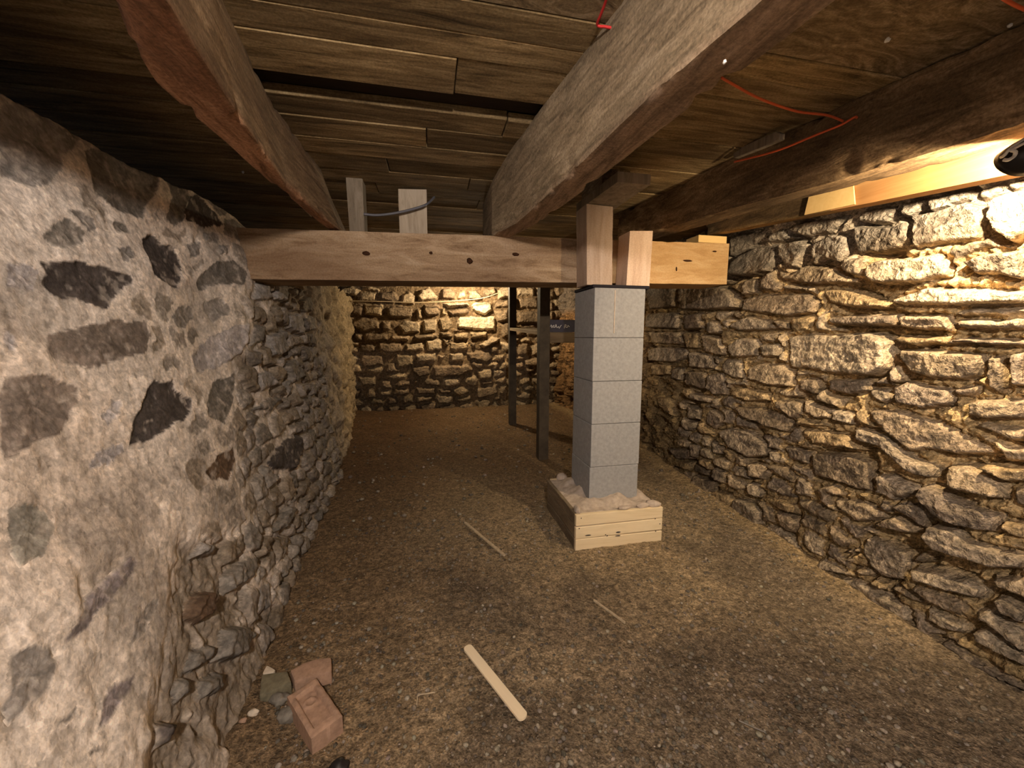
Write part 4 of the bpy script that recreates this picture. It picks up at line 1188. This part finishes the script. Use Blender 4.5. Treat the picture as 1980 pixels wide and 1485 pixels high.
# ------------------------------------------------------------------ tubes: cords, cables
def tube(name, pts, rad, mat, label=None, cat=None, parent=None, res=6, ns=8):
    pts = [Vector(p) for p in pts]
    # Catmull-Rom resample
    out = []
    n = len(pts)
    for i in range(n - 1):
        p0, p1, p2, p3 = pts[max(i - 1, 0)], pts[i], pts[i + 1], pts[min(i + 2, n - 1)]
        for k in range(ns):
            t = k / ns
            out.append(0.5 * ((2 * p1) + (p2 - p0) * t + (2 * p0 - 5 * p1 + 4 * p2 - p3) * t * t + (3 * p1 - p0 - 3 * p2 + p3) * t ** 3))
    out.append(pts[-1])
    V, F = [], []
    up = Vector((0.13, 0.21, 0.97)).normalized()
    for i, p in enumerate(out):
        d = (out[min(i + 1, len(out) - 1)] - out[max(i - 1, 0)]).normalized()
        a = d.cross(up)
        a = a.normalized() if a.length > 1e-4 else d.orthogonal().normalized()
        b = d.cross(a)
        for k in range(res):
            an = 2 * math.pi * k / res
            V.append(p + rad * (math.cos(an) * a + math.sin(an) * b))
        if i:
            for k in range(res):
                k2 = (k + 1) % res
                F.append(((i - 1) * res + k, (i - 1) * res + k2, i * res + k2, i * res + k))
    F.append(tuple(range(res))); F.append(tuple(reversed(range(len(V) - res, len(V)))))
    org = out[0].copy()
    me = bpy.data.meshes.new(name)
    me.from_pydata([tuple(v - org) for v in V], [], F)
    me.update()
    bm = bmesh.new(); bm.from_mesh(me); bmesh.ops.recalc_face_normals(bm, faces=bm.faces); bm.to_mesh(me); bm.free()
    smooth(me)
    o = link(name, me, mat, parent, tuple(org if parent is None else org - Vector(parent.location)))
    return tag(o, label, cat)

def pz(lst): return [tuple(onz(x, y, z)) for x, y, z in lst]
tube('red_cord', pz([(1180, -40, 1.59), (1172, 0, 1.592), (1163, 25, 1.592), (1155, 48, 1.592), (1172, 52, 1.585), (1196, 56, 1.575)]), 0.0030, M['red_cord'],
     'short red cord hanging beside the thick grey beam at the top edge', 'cord')
tube('orange_cord', pz([(1395, 150, 1.592), (1412, 160, 1.592), (1470, 191, 1.585), (1540, 215, 1.578), (1600, 223, 1.57)]) +
     [(1.245, 0.99, 1.545)] + [tuple(onx(x, y, X)) for x, y, X in ((1655, 226, 1.215), (1625, 242, 1.19), (1580, 260, 1.165), (1500, 292, 1.142), (1420, 313, 1.135))], 0.0034, M['orange_cord'],
     'orange cord sagging from the grey beam to the dark joist and back', 'cord')
tube('orange_cord', pz([(1930, -12, 1.56), (1948, 2, 1.56), (1985, 20, 1.56), (2040, 40, 1.56)]), 0.0034, M['orange_cord'], 'short bit of orange cord in the top right corner', 'cord')
tube('grey_cable', [tuple(ony(x, y, Y)) for x, y, Y in ((703, 414, 1.84), (730, 416, 1.85), (765, 412, 1.86), (800, 404, 1.87), (825, 395, 1.88), (840, 381, 1.95))], 0.0055, M['cable'],
     'grey cable curving in front of the pale upright wood block', 'cable')
tube('string_line', [tuple(ony(x, y, 4.93)) for x, y in ((675, 582), (740, 583), (800, 585), (860, 583), (930, 577), (965, 566))], 0.006, M['string'],
     'pale string stretched across the upper far stone wall', 'string')

# ------------------------------------------------------------------ dark posts and rails at the back
def boxat(name, x0, x1, y0, y1, z0, z1, mat, label, cat, bev=0.003, rot=None, parent=None):
    me = box_mesh(name, x1 - x0, y1 - y0, z1 - z0, bev)
    c = np.array([(x0 + x1) / 2, (y0 + y1) / 2, (z0 + z1) / 2])
    if parent is not None: c = c - np.array(parent.location)
    o = link(name, me, mat, parent, tuple(c))
    if rot: o.rotation_euler = rot
    return tag(o, label, cat)
def pole(name, x0, x1, Y, lean, label, seed):
    d = x1 - x0
    return timber(name, [[(x0 + lean, Y, -.03), (x1 + lean, Y, -.03), (x1 + lean, Y + d, -.03), (x0 + lean, Y + d, -.03)],
                         [(x0, Y, 1.595), (x1, Y, 1.595), (x1, Y + d, 1.595), (x0, Y + d, 1.595)]], M['pole'], label, 'post', 40, 5, 0.003, 10, seed, (1, 1, .3), 0.004)
pole('dark_post', .804, .876, 3.90, 0.0, 'thinner dark post standing farther back near the far wall', 41)
pole('dark_post', .783, .858, 2.71, 0.0, 'dark upright post standing just left of the block pillar', 42)
boxat('shelf_rail', .862, 1.60, 2.72, 2.76, .876, .95, M['rail'], 'brown horizontal rail joining the nearer dark post behind the pillar', 'rail')
o = boxat('navy_board', .862, 1.55, 2.725, 2.75, .953, 1.044, M['navy'], 'dark navy board with white scrawl resting on the rail', 'board', 0.002)
# white scrawl, not readable in the photograph
pts = [(1064, 632), (1066, 628), (1067, 634), (1069, 630), (1072, 629), (1070, 633), (1074, 632), (1075, 627), (1077, 634), (1080, 631), (1081, 635), (1084, 630), (1086, 629)]
w = [tuple(ony(x, y, 2.724)) for x, y in pts]
tube('lettering', w, 0.0022, M['white_mark'], None, None, o, 4, 3)
w = [tuple(ony(x, y, 2.724)) for x, y in [(1091, 635), (1092, 628), (1095, 629), (1093, 632), (1097, 633), (1098, 629), (1101, 632)]]
tube('lettering', w, 0.0022, M['white_mark'], None, None, o, 4, 3)
tube_pts = None
me, org = loft('side_plank', [[(.805, 3.895, .985), (1.06, 3.895, .985), (1.06, 3.895, 1.012), (.805, 3.895, 1.012)], [(.862, 2.80, .925), (1.10, 2.80, .925), (1.10, 2.80, .950), (.862, 2.80, .950)]], 20, 4, 0.001, 12, 44)
tag(link('shelf_plank', me, M['pale_plank'], None, org), 'pale plank running between the two dark posts', 'plank')

# ------------------------------------------------------------------ loose things on the floor
def slab(name, top_px, z, th, mat, label, cat, seed=0, ins=0.004, zl=None):
    T = [onz(x, y, z if zl is None else zl[i]) for i, (x, y) in enumerate(top_px)]
    c = np.mean(T, axis=0)
    bm = bmesh.new()
    top = [bm.verts.new(p - c) for p in T]
    f = bm.faces.new(top)
    if f.normal.z < 0: pass
    ext = bmesh.ops.extrude_face_region(bm, geom=[f])
    for v in [g for g in ext['geom'] if isinstance(g, bmesh.types.BMVert)]: v.co.z -= th
    bmesh.ops.recalc_face_normals(bm, faces=bm.faces)
    bmesh.ops.bevel(bm, geom=list(bm.edges), offset=ins, segments=2, affect='EDGES', profile=0.6)
    bmesh.ops.triangulate(bm, faces=bm.faces)
    bmesh.ops.subdivide_edges(bm, edges=bm.edges, cuts=2, use_grid_fill=True)
    P = np.array([v.co[:] for v in bm.verts]) + c
    n = fbm(P, 45, 3, 300 + seed)
    for v, k in zip(bm.verts, n): v.co += v.co.normalized() * 0.0022 * k
    me = from_bm(bm, name); smooth(me)
    try: me.set_sharp_from_angle(angle=math.radians(35))
    except Exception: pass
    return tag(link(name, me, mat, None, tuple(c)), label, cat)

def floor_at(x, y): return float(floor_z(np.array([x]), np.array([y]))[0])
# frogged brick: body with recessed panel
def frog_brick():
    C = [onz(x, y, 0.040) for x, y in ((554, 1342), (612, 1312), (664, 1385), (600, 1423))]
    c = np.mean(C, axis=0)
    ex = (np.array(C[2]) - C[1] + np.array(C[3]) - C[0]) / 2
    ey = (np.array(C[1]) - C[0] + np.array(C[2]) - C[3]) / 2
    L, Wd = np.linalg.norm(ex), np.linalg.norm(ey)
    ang = math.atan2(ex[1], ex[0])
    root = empty('brick', (c[0], c[1], 0.0), 'pinkish brick with a sunken panel in its top, lying near the left wall', 'brick')
    root.rotation_euler = (0, 0, ang)
    n = 46
    gx = np.linspace(-L / 2, L / 2, n); gy = np.linspace(-Wd / 2, Wd / 2, 28)
    ax, ay = np.meshgrid(gx, gy, indexing='ij'); x, y = ax.ravel(), ay.ravel()
    fr = np.maximum(np.abs(x) / (L / 2 * 0.74), np.abs(y) / (Wd / 2 * 0.62))
    q = np.stack([x, y, 0 * x], 1)
    z = 0.040 - 0.009 * sstep(1.05, 0.95, fr) + 0.0025 * fbm(q, 60, 3, 311)
    ring = np.hypot(x + L * .14, y) 
    z += 0.004 * sstep(0.006, 0.0, np.abs(ring - 0.012)) * (fr < .9)
    edge = np.minimum(L / 2 - np.abs(x), Wd / 2 - np.abs(y))
    z -= 0.003 * sstep(0.005, 0, edge)
    nV = 28
    V = np.stack([x, y, z], 1).tolist(); F = grid_quads(n, nV).tolist()
    border = [i * nV for i in range(n)] + [(n - 1) * nV + j for j in range(1, nV)] + [i * nV + nV - 1 for i in range(n - 2, -1, -1)] + [j for j in range(nV - 2, 0, -1)]
    b0 = len(V)
    for b in border: V.append([V[b][0], V[b][1], -0.012])
    nb = len(border)
    for k in range(nb): F.append([border[k], b0 + k, b0 + (k + 1) % nb, border[(k + 1) % nb]])
    F.append([b0 + k for k in range(nb)])
    me = bpy.data.meshes.new('brick_body'); me.from_pydata(V, [], F); me.update()
    bm = bmesh.new(); bm.from_mesh(me); bmesh.ops.recalc_face_normals(bm, faces=bm.faces); bm.to_mesh(me); bm.free()
    smooth(me)
    try: me.set_sharp_from_angle(angle=math.radians(50))
    except Exception: pass
    link('brick_body', me, M['brick'], root)
frog_brick()
slab('grey_slab', [(502, 1342), (506, 1304), (556, 1297), (564, 1319), (517, 1340)], 0.030, 0.036, M['grey_slab'],
     'greenish grey slab on the floor between the left wall and the broken brick', 'slab', 1)
slab('brick_fragment', [(569, 1317), (561, 1296), (589, 1281), (612, 1274), (640, 1271), (641, 1298), (614, 1305)], 0.031, 0.037, M['brick'],
     'broken flat piece of pink brick behind the whole brick', 'brick', 2)
slab('stone_chip', [(508, 1302), (516, 1286), (532, 1295), (530, 1300)], 0.022, 0.026, M['pale_stone'], 'small pale triangular stone chip at the foot of the left wall', 'stone', 3, 0.002)
for k, (px, py, s, mt, lab) in enumerate([
        (540, 1352, (.022, .016, .014), 'grey_stone', 'small grey stone tucked beside the whole brick, under the slab'),
        (556, 1378, (.024, .02, .018), 'grey_stone', 'rounded grey stone against the left side of the whole brick'),
        (490, 1382, (.012, .009, .008), 'pale_stone', 'small pinkish pale stone on the dark dirt near the left wall'),
        (470, 1400, (.008, .006, .005), 'brick', 'tiny red brick crumb at the foot of the left wall'),
        (652, 1482, (.020, .016, .014), 'black_stone', 'black lump cut by the bottom edge of the picture, below the brick')]):
    p = onz(px, py, 0.008)
    o = blob('floor_stone', (p[0], p[1], floor_at(p[0], p[1]) + s[2] * .55), s, M[mt], None, 3, 0.55, 1.5, 20 + k)
    tag(o, lab, 'stone')

def flat_stick(name, a, b, w, th, mat, label, cat, z0, rounded=True):
    a = np.array(a); b = np.array(b)
    L = np.hypot(*(b - a)[:2]); ang = math.atan2(b[1] - a[1], b[0] - a[0]) - math.pi / 2
    pts = []
    r_ = w / 2
    for k in range(9):
        t = math.pi * k / 8
        pts.append((r_ * math.cos(t), L / 2 - r_ * .7 + r_ * .7 * math.sin(t)))
    for k in range(9):
        t = math.pi + math.pi * k / 8
        pts.append((r_ * math.cos(t), -L / 2 + r_ * .7 + r_ * .7 * math.sin(t)))
    bm = bmesh.new()
    f = bm.faces.new([bm.verts.new((x, y, -th / 2)) for x, y in pts])
    ex = bmesh.ops.extrude_face_region(bm, geom=[f])
    for v in [g for g in ex['geom'] if isinstance(g, bmesh.types.BMVert)]: v.co.z += th
    bmesh.ops.recalc_face_normals(bm, faces=bm.faces)
    me = from_bm(bm, name)
    o = link(name, me, mat, None, ((a[0] + b[0]) / 2, (a[1] + b[1]) / 2, z0))
    o.rotation_euler = (0, 0, ang)
    return tag(o, label, cat)
flat_stick('wooden_stick', onz(902, 1250, .014), onz(1014, 1390, .014), 0.0265, 0.006, M['stick'], 'pale cream flat wooden stick with rounded ends on the dirt floor', 'stick', 0.0145)
flat_stick('dusty_lath', onz(899, 1010, .006), onz(976, 1074, .006), 0.012, 0.006, M['lath'], 'thin dust covered lath half buried in the middle of the floor', 'stick', 0.0055)
flat_stick('dusty_lath', onz(1148, 1160, .006), onz(1209, 1204, .006), 0.006, 0.006, M['lath'], 'short thin dusty lath on the floor in front of the footing', 'stick', 0.0055)
tube('bent_wire', [tuple(onz(x, y, .010)) for x, y in ((806, 1362), (807, 1352), (809, 1344), (826, 1341), (842, 1338))], 0.0017, M['lath'], 'small bent wire lying left of the cream stick', 'wire')
tube('twig', [tuple(onz(x, y, .009)) for x, y in ((1428, 1393), (1450, 1403), (1480, 1416))], 0.0018, M['grey_stone'], 'thin dark twig on the floor at lower right', 'twig')

# ------------------------------------------------------------------ cobweb tufts
for k, (px, py, z, s, lab) in enumerate([(1716, 77, 1.594, .005, 'white cobweb tuft under the ceiling right of the thick grey beam'), (1953, 49, 1.594, .004, 'white cobweb tuft in the dark upper right corner'),
                                    (1401, 120, 1.352, .003, 'white fleck under the thick grey beam'), (470, 333, 1.594, .005, 'white cobweb tuft in the dark beside the reddish beam')]):
    p = onz(px, py, z)
    tag(blob('cobweb_tuft', tuple(p), (s, s, s), M['web'], None, 2, 0.7, 2.0, k), lab, 'cobweb')

# ------------------------------------------------------------------ lamps
def lathe(name, prof, seg, mat, parent=None, mtx=None):
    V, F = [], []
    for i, (r_, z) in enumerate(prof):
        for k in range(seg):
            a = 2 * math.pi * k / seg
            V.append(Vector((r_ * math.cos(a), r_ * math.sin(a), z)))
        if i:
            for k in range(seg):
                k2 = (k + 1) % seg
                F.append(((i - 1) * seg + k, (i - 1) * seg + k2, i * seg + k2, i * seg + k))
    if mtx is not None: V = [mtx @ v for v in V]
    me = bpy.data.meshes.new(name); me.from_pydata([tuple(v) for v in V], [], F); me.update()
    smooth(me)
    return link(name, me, mat, parent)
# clamp lamp seen from behind, clipped below the ledger timber; its shade keeps light off the camera side and the ceiling
cl = empty('clamp_lamp', LAMP_POS, 'black clamp lamp with white flex by the orange ledger timber', 'lamp')
axv = Vector(LAMP_AXIS).normalized()
mt = axv.to_track_quat('Z', 'Y').to_matrix().to_4x4()
RIM, REC = 0.040, 0.0225
lathe('lamp_shade', [(0.0005, -0.040), (0.010, -0.039), (0.018, -0.034), (0.028, -0.022), (0.035, -0.004), (0.039, 0.012), (RIM + .001, REC), (RIM, REC), (0.0375, 0.012), (0.0335, -0.004), (0.026, -0.021), (0.016, -0.031), (0.0005, -0.035)], 36, M['black_metal'], cl, mt)
g = lathe('bulb', [(0.0003, -0.008), (0.004, -0.0069), (0.0069, -0.004), (0.008, 0), (0.0069, 0.004), (0.004, 0.0069), (0.0003, 0.008)], 14, emit('lamp glow', LAMP_COL, LAMP_W / (math.pi * 4 * math.pi * 0.008 ** 2)), cl, mt)
lathe('socket', [(0.0003, -0.036), (0.009, -0.034), (0.009, -0.012), (0.006, -0.0085), (0.0003, -0.0083)], 14, M['black_metal'], cl, mt)
nk = Vector(LAMP_POS) - axv * 0.040
v0 = Vector(LAMP_POS)
def onshade(x, y, out):
    d = ray(x, y)
    return tuple(EY + d * (float(FW @ (np.array(LAMP_POS) - EY)) - 0.034 - out))
tube('flex', [onshade(1936, 304, -.004), onshade(1942, 300, .006), onshade(1950, 291, .009), onshade(1962, 281, .008), onshade(1985, 266, .004), onshade(2020, 250, 0)], 0.0030, M['white_flex'], 'white flex', None, cl)
tube('flex', [onshade(1941, 309, .004), onshade(1950, 309, .010), onshade(1961, 302, .012), onshade(1963, 293, .013), onshade(1955, 290, .013), onshade(1966, 284, .011), onshade(1988, 273, .006), onshade(2020, 259, 0)], 0.0034, M['white_flex'], 'white flex', None, cl)

def bulb(name, loc, watts, col, label, hang, top=0.077):
    root = empty(name, loc, label, 'lamp')
    prof = [(0.0005, -0.032), (0.014, -0.029), (0.024, -0.020), (0.029, -0.006), (0.028, 0.006), (0.022, 0.020), (0.015, 0.032), (0.013, 0.038)]
    area = 4 * math.pi * 0.027 ** 2
    g = lathe('glass', prof, 20, emit(name + ' glow', col, watts / (math.pi * area)), root)
    lathe('socket', [(0.0135, 0.020 if top < .05 else 0.036), (0.017, 0.021 if top < .05 else 0.037), (0.018, top * .78), (0.014, top * .97), (0.0005, top)], 16, M['black_metal'], root)
    if hang: tube('hanging_flex', [(loc[0], loc[1], loc[2] + 0.074), (loc[0] + .002, loc[1], loc[2] + 0.08 + hang * .5), (loc[0], loc[1], loc[2] + 0.08 + hang)], 0.003, M['white_flex'], None, None, root)
    return root
bulb('hanging_bulb', BULB_BACK, BULB_BACK_W, (1.0, 0.76, 0.47), 'bare lit bulb under the ceiling by the far wall', 0.0, 0.038)
bulb('hanging_bulb', BULB_REAR, BULB_REAR_W, (1.0, 0.865, 0.76), 'bare lit bulb hanging behind the photographer', 0.06)
